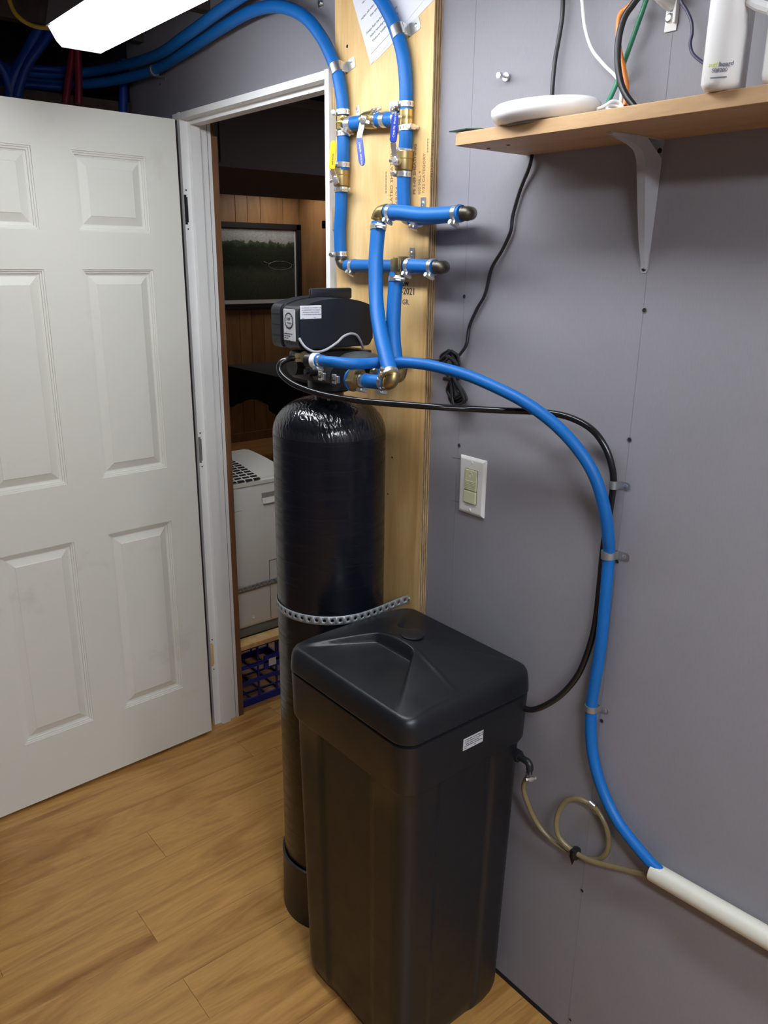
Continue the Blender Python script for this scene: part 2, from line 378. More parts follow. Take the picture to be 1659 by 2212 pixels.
# door leaf: stiles and rails with six recessed panels
d1 = bpy.data.objects.new('door_1', None); C.objects.link(d1); d1.location = (-2.158, -.052, 0); d1['kind'] = 'structure'
def door_leaf():
    us = [0, .092, .287, .384, .580, .672]; zs = [.012, .207, .767, .931, 1.484, 1.577, 1.766, 1.865]
    bm = B()
    # local frame: u along -y, face +x
    def face(pts): bm.faces.new([bm.verts.new(p) for p in pts])
    for i in range(5):
        for j in range(7):
            u0, u1, z0, z1 = us[i], us[i+1], zs[j], zs[j+1]
            if i in (1, 3) and j in (1, 3, 5): continue
            face([(0, -u0, z0), (0, -u1, z0), (0, -u1, z1), (0, -u0, z1)])
    W, T = .672, .034
    face([(-T, 0, .012), (-T, -W, .012), (-T, -W, 1.865), (-T, 0, 1.865)])
    for a, c in (((0, 0), (0, -T)), ((W, 0), (W, -T))): face([(c[1], -a[0], .012), (0, -a[0], .012), (0, -a[0], 1.865), (c[1], -a[0], 1.865)])
    for z in (.012, 1.865): face([(0, 0, z), (0, -W, z), (-T, -W, z), (-T, 0, z)])
    bmesh.ops.remove_doubles(bm, verts=bm.verts[:], dist=1e-5)
    me = bpy.data.meshes.new('door_leaf'); bmesh.ops.recalc_face_normals(bm, faces=bm.faces[:]); bm.to_mesh(me); bm.free(); me.materials.append(M_door)
    o = bpy.data.objects.new('door_leaf', me); C.objects.link(o); o.parent = d1
    prof = [(0, 0), (.0, -.0025), (.0045, -.0028), (.005, -.005), (.0095, -.0055), (.010, -.0085), (.015, -.0095), (.017, -.0095), (.036, -.0030), (.0375, -.0018)]
    for i in (1, 3):
        for j in (1, 3, 5):
            u0, u1, z0, z1 = us[i], us[i+1], zs[j], zs[j+1]; bm = B(); rings = []
            for ins, dep in prof:
                rings.append([bm.verts.new(p) for p in ((dep, -(u0+ins), z0+ins), (dep, -(u1-ins), z0+ins), (dep, -(u1-ins), z1-ins), (dep, -(u0+ins), z1-ins))])
            for a, c in zip(rings, rings[1:]):
                for q in range(4): bm.faces.new((a[q], a[(q+1) % 4], c[(q+1) % 4], c[q]))
            bm.faces.new(rings[-1])
            me = bpy.data.meshes.new('door_panel'); bmesh.ops.recalc_face_normals(bm, faces=bm.faces[:]); bm.to_mesh(me); bm.free(); me.materials.append(M_door)
            o = bpy.data.objects.new('raised_panel', me); C.objects.link(o); o.parent = d1
door_leaf(); d1.rotation_euler = (0, 0, R(2.618))

# plywood board on the wall
b = B(); box(b, (-1.478, -.020, .012), (-1.182, -.0004, 2.12))
for f in b.faces: f.material_index = 1 if abs(f.calc_center_median().x+1.182) < .001 else 0
ply = tag(obj('plywood_board', b, [M_ply, M_plyedge], None, False, (-1.33, -.01, .012)), 'tall pale plywood board on the grey wall behind the blue hoses', 'board')
UPZ = V(0, 0, 1); XP = V(1, 0, 0)
YF = -.0202
def stamp(body, px, py, size, m=M_stamp, bold=0):
    text('stamp', body, size, P(px, py, YF), (0, 0, 1), (-1, 0, 0), m, ply, bold)
stamp('RATED SHEATHING', 848, 445, .0125); stamp('48/24', 861, 442, .0145); stamp('=======', 836, 418, .010)
stamp('PS 1-09 SHEATHING', 897, 420, .0100, bold=.0003); stamp('000 MILL 9', 908, 420, .0090); stamp('7/32 CATEGORY', 917, 418, .0095)
stamp('SIZED FOR SUPPORT', 934, 390, .0090); stamp('=====', 926, 330, .0085)
text('handwriting', 'New', .017, P(859, 617, YF), XP, UPZ, M_ink, ply, .0002)
text('handwriting', '4-2021', .0185, P(860, 635, YF), XP, UPZ, M_ink, ply, .0002)
text('handwriting', '64,000 GR.', .0140, P(840, 655, YF), XP, UPZ, M_ink, ply, .0001)
for q, r in (((832, 704), .007), ((835, 740), .006), ((750, 100), .0032), ((847, 988), .0022), ((838, 1067), .0018)):
    b = B(); lathe(b, [(r, 0), (r*.9, .0004), (.0002, .0005)], P(*q, -.02), (0, -1, 0), 12); obj('knot', b, M_bronze if r > .004 else M_hole, ply, True)

# ------------------------------------------------------------------ hoses and plumbing
def along(pts, f):
    s = smoothpts(pts, 10); i = f*(len(s)-1); a = s[max(0, int(i)-1)]; c = s[min(len(s)-1, int(i)+1)]
    k = int(i); p = s[k]+(s[min(k+1, len(s)-1)]-s[k])*(i-k); return p, (c-a).normalized()
def clamp(parent, c, ax, r, side=(1, -1, 0), w=.0095, m=None):
    c = Vector(c); ax = Vector(ax).normalized(); m = m or M_steel
    b = B(); lathe(b, [(r, -w/2), (r+.0014, -w/2), (r+.0014, w/2), (r, w/2)], c, ax, 28)
    o = obj('hose_clamp', b, m, parent, True)
    s = Vector(side); s = (s-ax*s.dot(ax)).normalized(); t = ax.cross(s); b = B()
    obox(b, c+s*(r+.0045), (s, ax, t), (.007, w*1.05, .012), .001)
    cyl(b, c+s*(r+.0052)-t*.0105, c+s*(r+.0052)+t*.0085, .0033, n=10); cyl(b, c+s*(r+.0052)-t*.0125, c+s*(r+.0052)-t*.0100, .0042, n=6)
    for k in range(-3, 4):     # slots of the band
        pass
    obj('clamp_screw', b, m, o, True)
    b = B(); e = (s*.3-t).normalized(); 
    for a in (60, 85, 110, 180, 205, 230, 255):
        v = s*math.cos(R(a))+t*math.sin(R(a)); obox(b, c+v*(r+.0014), (v, ax, ax.cross(v)), (.0004, w*.5, .0014))
    obj('clamp_slots', b, M_ink2, o)
    return o
def strap(name, label, c, ax, r, tab, tablen=.022, w=.013, m=None, wally=-.02, group=None, tw=None):
    """band over a pipe with one flat tab screwed to the wall"""
    c = Vector(c); ax = Vector(ax).normalized(); tab = Vector(tab).normalized(); m = m or M_steel
    root = thing(name, label, 'strap', (c.x, wally, c.z), group)
    b = B(); lathe(b, [(r, -w/2), (r+.0012, -w/2), (r+.0012, w/2), (r, w/2)], c, ax, 28); obj('band', b, m, root, True)
    a = Vector((c.x, wally, c.z))+tab*(r*.7); e = Vector((c.x, wally, c.z))+tab*(r+tablen); s = tab.cross(V(0, 1, 0)); tw = tw or w
    b = B(); y = wally-.0009
    p = [a-s*tw/2, a+s*tw/2, e+s*tw/2-tab*.003, e+s*(tw/2-.003), e-s*(tw/2-.003), e-s*tw/2-tab*.003]
    prism(b, [(q.x, y-.0007, q.z) for q in p], (0, .0014, 0))
    q = c+tab*r; g = Vector((c.x, y, c.z))+tab*(r+.001); obox(b, (q+g)/2, (s, V(0, 1, 0), tab), (tw, abs(q.y-g.y)+.001, .0013))
    obj('tab', b, m, root); screw('screw', Vector((e.x, y-.0005, e.z))-tab*tablen*.42, (0, -1, 0), .0040, root, None, .0012)
    return root
def hose(name, label, pts, r, m, clamps=(), loc=None, side=(1, -1, 0), k=8):
    root = thing(name, label, 'hose', loc if loc is not None else pts[-1]); b = B(); tube(b, pts, r, 18, k); obj('hose_body', b, m, root, True, ang=60)
    for f in clamps:
        sd = side
        if isinstance(f, tuple): f, sd = f
        p, a = along(pts, f); clamp(root, p, a, r, sd)
    return root
HY = -.036; HR = .0128
YFR = -.088
# hose A: from the ceiling bundle down to the left tee
def pw(q, Y): return P(q[0], q[1], Y)
A0 = [PX(0, 172, -2.60), PX(110, 182, -2.60), PX(220, 178, -2.52), P(330, 152, -.03), P(400, 112, -.034), P(480, 60, -.040), P(545, 24, -.045), P(602, 14, -.048), P(655, 34, -.046), P(693, 78, -.040), P(718, 128, HY), P(731, 165, HY), P(739, 215, HY), P(741, 250, HY)]
hose('blue_hose', 'blue hose arching over the door and down to the left brass tee', A0, HR, M_blue, [(.985, (-1, -1, 0))], side=(-1, -1, .0))
B0 = [PX(-10, 150, -2.60), PX(110, 160, -2.61), PX(215, 152, -2.56), P(330, 122, -.06), P(400, 78, -.066), P(480, 20, -.070), P(560, -30, -.07), P(650, -62, -.065), P(740, -52, -.055), P(805, -22, -.045), P(838, 25, HY-.004), P(858, 72, HY), P(871, 120, HY), P(877, 180, HY), P(877, 238, HY)]
hose('blue_hose', 'blue hose coming down from above across the pinned papers', B0, HR, M_blue, [(.985, (-1, -1, 0))])
# print on that hose
strap('pipe_strap', 'shiny strap holding the left hose level with the door head', P(729, 150, HY), P(735, 175, HY)-P(722, 130, HY), HR+.0006, (1, 0, .30), .026, .020)
strap('pipe_strap', 'shiny strap holding the right hose below the papers', P(862, 70, HY), P(868, 100, HY)-P(852, 45, HY), HR+.0006, (1, 0, .30), .028, .021)
def tee(name, label, c, dirs, r, m, hexr=0):
    c = Vector(c); root = thing(name, label, 'fitting', c); b = B()
    for d, L in dirs:
        d = Vector(d).normalized(); cyl(b, c-d*r*.2, c+d*L, r, n=20); cyl(b, c+d*L, c+d*(L+.006), r*.82, n=20)
    lathe(b, [(r*math.cos(t*math.pi/12), r*math.sin(t*math.pi/12)) for t in range(-5, 6)], c, dirs[0][0], 20)
    obj('fitting_body', b, m, root, True); return root
cA = P(739, 266, HY); cB = P(877, 255, HY)
axAB = (cB-cA).normalized()
tee('tee_fitting', 'bright brass tee joining the left hose to the crossover', cA, [(UPZ, .012), (-UPZ, .012), (axAB, .011)], .0125, M_brass2)
tee('tee_fitting', 'polished brass tee joining the right hose to the crossover', cB, [(UPZ, .014), (-UPZ, .015), (-axAB, .012)], .0125, M_brass2)
def ballvalve(label, c, ax, out, lev_from, lev_bend, lev_to, gripm, r=.0155, L=.020, m=None, gripname='lever_grip', wv=.010):
    c = Vector(c); ax = Vector(ax).normalized(); out = Vector(out); out = (out-ax*out.dot(ax)).normalized(); m = m or M_brass
    root = thing('ball_valve', label, 'valve', c); b = B()
    lathe(b, [(r*.80, -L), (r*.86, -L*.98), (r*.86, -L*.72), (r*1.0, -L*.62), (r*1.06, -L*.2), (r*1.06, L*.25), (r*1.12, L*.3), (r*1.12, L*.85), (r*.8, L)], c, ax, 24)
    obj('valve_body', b, m, root, True)
    S0 = c+out*r*.6; S1 = Vector(lev_from); b = B(); cyl(b, S0, S1, .0052, n=14); cyl(b, S0, S0+(S1-S0)*.55, .0085, n=16); obj('stem', b, m, root, True)
    d = (S1-S0).normalized(); b = B(); cyl(b, S1-d*.002, S1+d*.005, .0065, n=6); cyl(b, S1+d*.005, S1+d*.008, .0036, n=10); obj('stem_nut', b, M_steel, root, True)
    A, Bn, T = Vector(lev_from), Vector(lev_bend), Vector(lev_to)
    def strip(p, q, wd, th, bm, bev=.0008):
        x = (q-p).normalized(); n = (d-x*d.dot(x)).normalized(); obox(bm, (p+q)/2, (x, x.cross(n), n), ((q-p).length+.002, wd, th), bev, 1)
    b = B(); e = (A-Bn).normalized(); strip(A+e*.008, Bn, wv, .0024, b); strip(Bn, Bn+(T-Bn)*.2, wv, .0024, b)
    x = e; obox(b, A+e.cross(d).normalized()*.007, (e, e.cross(d), d), (.006, .012, .0024), .0005, 1)
    obj('lever', b, M_steel, root)
    b = B(); x = (T-Bn).normalized(); n = (d-x*d.dot(x)).normalized(); g = x.cross(n); prof = []
    h = wv*.62; Lg = (T-Bn).length
    for s, k in ((0, .8), (.04, 1), (.85, 1.0), (.94, .75), (1, .3)): prof.append((s, k))
    pts = [Bn+x*Lg*s+g*h*k for s, k in prof]+[Bn+x*Lg*s-g*h*k for s, k in prof[::-1]]
    prism(b, [p-n*.0032 for p in pts], n*.0064); bmesh.ops.bevel(b, geom=b.edges[:], offset=.0012, segments=2, affect='EDGES')
    gr = obj(gripname, b, gripm, root, True)
    # raised lettering band
    mm = M_ink if gripm is M_lev_yel else M_frame
    sgn = 1 if n.dot(CAM-c) > 0 else -1
    text('grip_print', 'CW617N  WOG 600' if gripm is M_lev_blue else '600 WOG', h*.75, Bn+x*Lg*.16+n*sgn*.0034-(g*h*.3 if (x.cross(g).dot(n*sgn) > 0) else -g*h*.3), x, (n*sgn).cross(x), mm, gr)
    return root
# valve on line A (yellow lever), valve on line B, crossover valve
vA = P(737, 386, HY); vB = P(872, 351, HY)
hose('hose_piece', 'short blue hose between the left tee and the yellow handled valve', [P(741, 282, HY), P(742, 320, HY), P(741, 367, HY)], HR, M_blue, [(.10, (1, 0, 0)), (.88, (-1, -1, 0))])
ballvalve('brass ball valve with yellow lever on the left hose', vA, UPZ, (-1, -.8, 0), P(725, 388, -.068), P(717, 366, -.078), P(721, 303, -.078), M_lev_yel, L=.022)
hose('hose_piece', 'short blue hose between the right tee and its ball valve', [P(877, 272, HY), P(877, 300, HY), P(874, 335, HY)], HR, M_blue, [(.10, (1, 0, 0)), (.88, (-1, -1, 0))])
ballvalve('brass ball valve with raised blue lever on the right hose', vB, UPZ, (-1, -.8, 0), P(854, 347, -.068), P(849, 307, -.085), P(855, 243, -.085), M_lev_blue, r=.0165, L=.021)
cv = cA+axAB*(P(797, 260, HY)-cA).length
Yc = HY
hose('hose_piece', 'short blue hose of the crossover next to the left tee', [P(750, 268, HY), P(768, 266, HY), P(786, 263, HY)], HR, M_blue, [(.15, (0, -.4, -1))])
ballvalve('brass crossover ball valve with lowered blue lever', P(799, 259, HY), axAB, (-.55, -1, 0), P(784, 261, -.078), P(776, 298, -.085), P(783, 358, -.085), M_lev_blue, r=.0150, L=.020)
hose('hose_piece', 'short blue hose of the crossover next to the right tee', [P(812, 259, HY), P(835, 258, HY), P(862, 256, HY)], HR, M_blue, [(.06, (-.3, -.3, 1)), (.93, (0, -.5, 1))])
def updownstrap(label, q, r=HR):
    strap('pipe_strap', label, P(q[0], q[1], HY), axAB, r+.0006, (0, 0, 1), .020, .013)
updownstrap('steel strap with its tab up on the left half of the crossover', (760, 267))
updownstrap('steel strap with its tab up on the right half of the crossover', (833, 258))
# lower runs
hose('blue_hose', 'blue hose running down from the yellow handled valve to an elbow', [P(737, 404, HY), P(737, 440, HY), P(734, 500, HY), P(736, 556, HY)], HR, M_blue, [(.06, (1, -.3, 0)), (.96, (-1, -.5, 0))])
hose('blue_hose', 'blue hose running down from the right ball valve behind the side hose', [P(873, 368, HY), P(872, 400, HY), P(873, 455, HY)], HR, M_blue, [(.14, (-1, -.5, 0))])
def elbow(name, label, pts, r, m, sock=None):
    root = thing(name, label, 'fitting', pts[1]); b = B(); tube(b, pts, r, 18, 8); 
    for a, c in ((pts[0], pts[1]), (pts[-1], pts[-2])):
        d = (Vector(a)-Vector(c)).normalized(); cyl(b, Vector(a)-d*.003, Vector(a)+d*.001, r*1.08, n=18)
    obj('elbow_body', b, m, root, True, ang=50); return root
def arc3(a, c, bpt, k=5):     # quadratic bend a -> corner c -> b
    a, c, bpt = map(Vector, (a, c, bpt)); return [a*(1-t)**2+c*2*t*(1-t)+bpt*t*t for t in [i/k for i in range(k+1)]]
elbow('elbow_fitting', 'dark elbow at the bottom end of the left hose', arc3(P(736, 558, HY), P(736, 574, HY), P(752, 574, HY)), .0115, M_bronze)
elbow('elbow_fitting', 'brass elbow half hidden behind the upper side hose', arc3(P(873, 458, HY), P(873, 474, HY), P(890, 473, HY)), .0115, M_brass)
zl = P(800, 574, HY).z
hose('blue_hose', 'lower side hose running from the left elbow past the board edge', [P(750, 574, HY), P(830, 575, HY), P(900, 577, HY), P(944, 578, HY)], HR, M_blue, [(.06, (0, -.5, -1)), (.25, (0, -.5, 1))])
xe = P(944, 577, YFR).x; xe = max(xe, -1.10)
hose('hose_piece', 'short blue hose from the end elbow to the square brass elbow', [P(880, 574, YFR), P(912, 576, YFR), P(940, 577, YFR)], HR, M_blue, [(.10, (0, -.4, -1)), (.92, (0, -.4, -1))])
e0 = P(941, 577, YFR)
r0 = P(951, 578, HY)
elbow('return_bend', 'dark return bend ending the lower pair of side hoses', [e0, e0+V(.009, .003, 0), P(957, 577, YFR+.020), P(959, 577, HY-.014), P(955, 578, HY-.002), r0], .0112, M_bronze)
zu = P(950, 463, YFR).z
e1 = P(999, 461, YFR)
hose('blue_hose', 'upper side hose sagging from the brass elbow past the board edge', [P(838, 458, YFR), P(870, 460, YFR-.002), P(915, 465, YFR-.002), P(960, 464, YFR), P(998, 461, YFR)], HR+.0008, M_blue, [(.07, (0, -.4, -1)), (.94, (0, -.4, -1))])
r1 = P(1008, 462, HY)
elbow('return_bend', 'dark return bend ending the upper pair of side hoses', [e1, e1+V(.009, .003, 0), P(1015, 461, YFR+.020), P(1017, 461, HY-.014), P(1013, 462, HY-.002), r1], .0112, M_bronze)
hose('hose_piece', 'blue hose hidden close behind the upper side hose', [P(888, 473, HY), P(945, 468, HY), P(1001, 462, HY)], HR, M_blue, [(.1, (0, -.3, -1))])
# hose straps with tab up over the side hoses
def vtab(label, q, qs):
    c = P(*q, HY-.001); top = P(*qs, -.0215); root = thing('pipe_strap', label, 'strap', top); b = B()
    lathe(b, [(HR, -.006), (HR+.0013, -.006), (HR+.0013, .006), (HR, .006)], c, (1, 0, 0), 24); obj('band', b, M_steel, root, True)
    b = B(); box(b, (top.x-.0065, -.0225, top.z-.012), (top.x+.0065, -.0208, top.z+.011), bev=.0005, seg=1); box(b, (top.x-.0065, -.036, top.z-.0135), (top.x+.0065, -.021, top.z-.012)); obj('tab', b, M_galv, root)
    screw('screw', (top.x, -.0225, top.z), (0, -1, 0), .0048, root); return root
vtab('zinc strap tab with a screw above the upper side hose', (902, 474), (914, 440)); vtab('zinc strap tab with a screw above the lower side hose', (880, 577), (890, 548))
# elbows of the two drop hoses
elbow('elbow_fitting', 'brass elbow at the top of the left drop hose', arc3(P(836, 458, YFR), P(819, 456, YFR), P(818, 474, YFR), 6), .0135, M_brass)
c = P(866, 573, YFR); root = thing('elbow_fitting', 'square brass elbow at the top of the right drop hose', 'fitting', c); b = B()
box(b, (c.x-.017, c.y-.013, c.z-.014), (c.x+.013, c.y+.013, c.z+.012), bev=.003, seg=2); obox(b, (c.x+.003, c.y-.002, c.z+.004), (V(1, 0, 0), V(0, 1, 0), V(0, 0, 1)), (.018, .030, .024), .004)
cyl(b, (c.x-.006, c.y, c.z-.012), (c.x-.006, c.y, c.z-.020), .0115); obj('elbow_body', b, M_brass, root, True)
D1 = [P(818, 480, YFR), P(812, 560, -.100), P(813, 650, -.120), P(822, 720, -.145), P(835, 775, -.168), P(845, 812, -.186)]
hose('drop_hose', 'left blue drop hose from the brass elbow down to the valve', D1, HR+.001, M_blue, [(.03, (1, -.6, 0)), (.985, (-.2, -1, 0))])
D2 = [P(857, 590, YFR), P(851, 660, -.098), P(850, 730, -.108), P(857, 790, -.118), P(862, 802, -.12)]
hose('drop_hose', 'right blue drop hose from the square elbow down to the valve', D2, HR+.0008, M_blue, [(.05, (1, -.6, 0)), (.99, (1, -.6, 0))])

# ------------------------------------------------------------------ softener tank
TC = V(-1.331, -.147, 0); TR = .1165
tank = thing('resin_tank', 'tall glossy black water softener tank standing in front of the plywood', 'tank', TC)
b = B(); lathe(b, [(.108, .02), (.1165, .05), (.1165, 1.178)], TC, n=72); obj('tank_wall', b, M_tank, tank, True, ang=60)
b = B(); pr = []
for i in range(15):
    a = R(90*i/14); pr.append((.030+(TR-.030)*math.cos(a), 1.178+.070*math.sin(a)))
pr += [(.030, 1.262), (.036, 1.264), (.036, 1.27)]
lathe(b, pr, TC, n=72); obj('dome', b, M_dome, tank, True, ang=60)
b = B(); lathe(b, [(.123, 0), (.123, .012), (.1215, .145), (.1225, .150), (.1225, .156), (.118, .158), (.117, .15)], TC, n=64); obj('boot', b, M_black, tank, True)
# ---- valve on the tank: fixed to the tank
vx, vy = TC.x, TC.y
vb = thing('control_valve', 'black softener control valve with covered timer head on the tank', 'valve', (vx, vy, 1.268))
b = B()
lathe(b, [(.040, 1.262), (.043, 1.266), (.043, 1.286), (.036, 1.296)], (vx, vy, 0), n=24)
box(b, (vx-.040, -.215, 1.288), (vx+.040, -.085, 1.315), bev=.008); box(b, (vx-.030, -.225, 1.310), (vx+.035, -.08, 1.345), bev=.008)
for y in (-.195, -.105):
    cyl(b, (vx+.01, y, 1.304), (vx+.085, y, 1.304), .0185, n=20); cyl(b, (vx+.083, y, 1.304), (vx+.100, y, 1.304), .0215, n=20)
cyl(b, (vx, -.235, 1.318), (vx, -.20, 1.318), .020, n=20)
obj('valve_housing', b, M_black, vb, True)
b = B(); lathe(b, [(.033, 0), (.041, .007), (.030, .014), (.012, .018), (.0, .019)], P(792, 778, -.14)-V(0.02, 0, .004), (0, 0, 1), 32); obj('injector_dome', b, mat('dome_grey', (.05, .055, .06), .45), vb, True)
# timer head
hx0, hx1, hy0, hy1, hz0, hz1 = -1.375, -1.280, -.250, -.072, 1.352, 1.437
def headbox(xa, xb, ins):
    b = B(); n = 16; pts = []
    y0, y1, z0, z1 = hy0+ins, hy1-ins, hz0+ins, hz1-ins; r = .014
    def arc(cy, cz, a0, a1): return [(cy+r*math.cos(R(a0+(a1-a0)*t/4)), cz+r*math.sin(R(a0+(a1-a0)*t/4))) for t in range(5)]
    pts += arc(y0+r, z0+r, 180, 270)+arc(y1-r*1.2, z0+r, 270, 360)+arc(y1-r, z1-r-.004, 0, 90)
    for t in range(1, 8): s = t/8; pts.append((y1-r+(y0+r-y1+r)*s, z1-.004+(.012*math.sin(math.pi*s)**.8 if True else 0)))
    pts += arc(y0+r, z1-r-.004, 90, 180); prism(b, [(xa, p, q) for p, q in pts], (xb-xa, 0, 0))
    bmesh.ops.bevel(b, geom=[e for e in b.edges if abs(e.verts[0].co.x-e.verts[1].co.x) < 1e-6], offset=.003, segments=2, affect='EDGES'); return b
obj('head_cover', headbox(-1.338, hx1, 0), M_head, vb, True, ang=40)
obj('front_bezel', headbox(-1.378, -1.340, -.0015), M_head, vb, True, ang=40)
b = B(); box(b, (-1.345, -.185, 1.440), (-1.334, -.085, 1.462), bev=.004); obj('display_fin', b, M_head, vb, True)
for z in (1.375, 1.395, 1.415):
    b = B(); box(b, (-1.372, hy0-.0022, z), (-1.345, hy0-.001, z+.0012)); obj('bezel_rib', b, M_hole, vb)
# warning label on the big face
q = [PX(648, 662, hx1), PX(694, 660, hx1)]; zt, zb = PX(670, 660, hx1).z, PX(670, 689, hx1).z; ya, yb = q[0].y, q[1].y
b = B(); box(b, (hx1-.0005, ya, zb), (hx1+.0006, yb, zt), bev=.0004, seg=1); lb = obj('warning_label', b, M_paper, vb)
lh = zt-zb
for i, (s, sz) in enumerate((('\u25b3 WARNING: Use 24V Adapter Only.', .0035), ('\u25b3 AVERTISSEMENT: Pour l\'usage de', .0035), ('   24V Panneau et Option Seulement', .0034), ('\u25b3 ADVERTENCIA: Solo 24Vac Adaptador', .0034), ('www.                                 Rev.', .0030))):
    text('label_print', s, sz*.78, (hx1+.0008, ya+.0035, zt-lh*(.20+.165*i)-(.002 if i == 4 else 0)), (0, 1, 0), UPZ, M_ink2, lb)
# rating label on the -y end
xa, xb = P(614, 700, hy0).x, P(638, 700, hy0).x; zt, zb = P(626, 668, hy0).z, P(626, 736, hy0).z
b = B(); box(b, (xa, hy0-.0016, zb), (xb, hy0+.0005, zt), bev=.0004, seg=1); lb = obj('rating_label', b, M_sticker, vb)
cc = V((xa+xb)/2, hy0-.0018, zt-.021)
b = B(); lathe(b, [(.0150, 0), (.0150, .0003)], cc, (0, -1, 0), 32); obj('seal_ring', b, M_ink, lb); b = B(); lathe(b, [(.0122, 0), (.0122, .0004)], cc, (0, -1, 0), 32); obj('seal_face', b, M_sticker, lb)
text('label_print', 'NSF', .0075, cc+V(-.0068, -.0005, .0005), XP, UPZ, M_ink, lb, .0001); text('label_print', 'WQA', .0050, cc+V(-.0058, -.0005, -.0060), XP, UPZ, M_ink, lb)
for k in range(14):
    a = 2*math.pi*k/14; v = V(math.cos(a)*.0106, -.0004, math.sin(a)*.0106); b = B(); obox(b, cc+v, (V(1, 0, 0), V(0, 1, 0), V(0, 0, 1)), (.0014, .0003, .0014)); obj('seal_mark', b, M_ink, lb)
for i, s in enumerate(('CERTIFIED SYSTEM 44-50', 'VOLT: 24V 60Hz', 'AMP:  0.5A', 'FLOW: 12 GPM', 'PSI: 20-125 max', 'FILTER', 'SERIAL NO: 4500064')):
    text('label_print', s, .0030 if i else .0026, (xa+.002, hy0-.0018, zt-.046-.0043*i), XP, UPZ, M_ink, lb)
# grey lead
b = B(); h = hx1+.004; tube(b, [PX(646, 730, hx1), PX(652, 741, h), PX(662, 752, h+.006), PX(680, 760, h+.010), PX(703, 756, h+.010), PX(728, 740, h+.008), PX(742, 727, h+.005), PX(757, 721, h+.003), PX(770, 724, h+.002), PX(778, 736, h), PX(784, 752, h-.006)], .0024, 10); obj('sensor_lead', b, mat('lead_grey', (.42, .42, .46), .4), vb, True)
b = B(); c = PX(784, 762, hx1-.01); box(b, (c.x-.012, c.y-.012, c.z-.014), (c.x+.012, c.y+.013, c.z+.006), bev=.002); obj('sensor_box', b, M_black, vb, True)
# cradle clips
for q in ((692, 812), (722, 819)):
    c = P(*q, -.222); b = B(); obox(b, c, (V(1, 0, 0), V(0, 1, 0), V(0, 0, 1)), (.013, .003, .018), .001, 1); obox(b, c+V(.009, .002, 0), (V(1, 0, 0), V(0, 1, 0), V(0, 0, 1)), (.007, .006, .013), .001, 1)
    o = obj('retaining_clip', b, M_steel, vb, True); screw('screw', c+V(0, -.0015, 0), (0, -1, 0), .004, o, M_bronze, .004)
b = B(); c = P(664, 803, -.23); cyl(b, c, c+V(0, .02, 0), .010); cyl(b, c+V(0, -.006, 0), c, .0055, n=6); obj('injector_screw', b, M_black, vb, True)
# brass brine connector, white drain button
c = P(648, 772, -.235); d = (P(662, 771, -.235)-P(632, 774, -.235)).normalized(); b = B(); cyl(b, c-d*.020, c-d*.013, .0075, n=6); cyl(b, c-d*.013, c-d*.009, .0045, n=12); cyl(b, c-d*.008, c+d*.010, .0095, n=6); cyl(b, c+d*.009, c+d*.016, .0105, n=20); o = obj('brine_connector', b, M_brass, vb, True)
c0 = P(681, 779, -.245); d = (P(700, 780, -.24)-c0).normalized(); b = B(); cyl(b, c0-d*.004, c0+d*.007, .0138, n=24); obj('flow_button', b, M_white, vb, True)
b = B(); cyl(b, c0+d*.006, c0+d*.010, .0125, n=24); obj('flow_ring', b, M_blue, vb, True)
b = B(); cyl(b, c0-d*.02, c0-d*.003, .012, n=20); obj('flow_housing', b, M_black, vb, True)
# port nuts + short hoses + bottom elbows
e1b = D1[-1]+V(0, 0, -.002); e2b = D2[-1]
def port(label, pn, el, rr, lab2, lab3, m):
    d = (el-pn).normalized(); root = thing('port_union', label, 'fitting', pn); b = B()
    cyl(b, pn-d*.010, pn-d*.006, .0215, n=24); obj('gasket', b, M_blue, root, True)
    b = B(); cyl(b, pn-d*.006, pn+d*.012, .0215, n=6); cyl(b, pn+d*.012, pn+d*.017, .0175, .014, n=24); obj('union_nut', b, m, root, True)
    hose('hose_piece', lab2, [pn+d*.016, pn+d*((el-pn).length*.5), el-d*.016], .0128, M_blue, [(.12, (0, -.3, -1)), (.9, (0, -.2, -1))], side=(0, -.3, -1))
    return d
pn1 = P(769, 821, -.195); el1 = P(848, 828, -.190)
d = port('brass union nut at the nearer port of the control valve', pn1, el1, .02, 'short blue hose from the nearer brass union to its elbow', '', M_brass)
elbow('elbow_fitting', 'brass elbow at the foot of the left drop hose', arc3(el1-d*.014, el1, el1+V(-.004, .004, .015), 6), .0126, M_brass)
pn2 = P(806, 806, -.125); el2 = P(864, 812, -.122)
d = port('brass union nut at the farther port of the control valve', pn2, el2, .02, 'short blue hose from the farther brass union to its elbow', '', M_brass2)
elbow('elbow_fitting', 'brass elbow at the foot of the right drop hose', arc3(el2-d*.014, el2+V(0, 0, -.004), el2+V(-.001, .0, .014), 6), .0135, M_brass)
# blue drain hose to the PVC conduit
DR_ = [c0+(P(700, 780, -.24)-c0).normalized()*.010, P(720, 782, -.240), P(760, 786, -.215), P(800, 785, -.180), P(845, 782, -.147), P(900, 785, -.125), P(950, 794, -.110), P(1010, 811, -.098), P(1080, 841, -.088), P(1140, 873, -.078), P(1200, 918, -.066), P(1250, 972, -.054), P(1285, 1030, -.044), P(1306, 1100, -.033), P(1314, 1160, -.022), P(1315, 1200, -.0125), P(1308, 1290, -.014), P(1297, 1400, -.014), P(1284, 1480, -.013), P(1277, 1530, -.012), P(1277, 1600, -.013), P(1287, 1660, -.014), P(1307, 1720, -.014), P(1335, 1775, -.016), P(1370, 1822, -.018), P(1408, 1866, -.020), P(1440, 1895, -.022)]
hose('drain_hose', 'long blue drain hose arching from the valve down the wall into the white pipe', DR_, .0100, M_blue, [(.004, (0, -.3, -1))])
c = P(1314, 1198, -.0125)
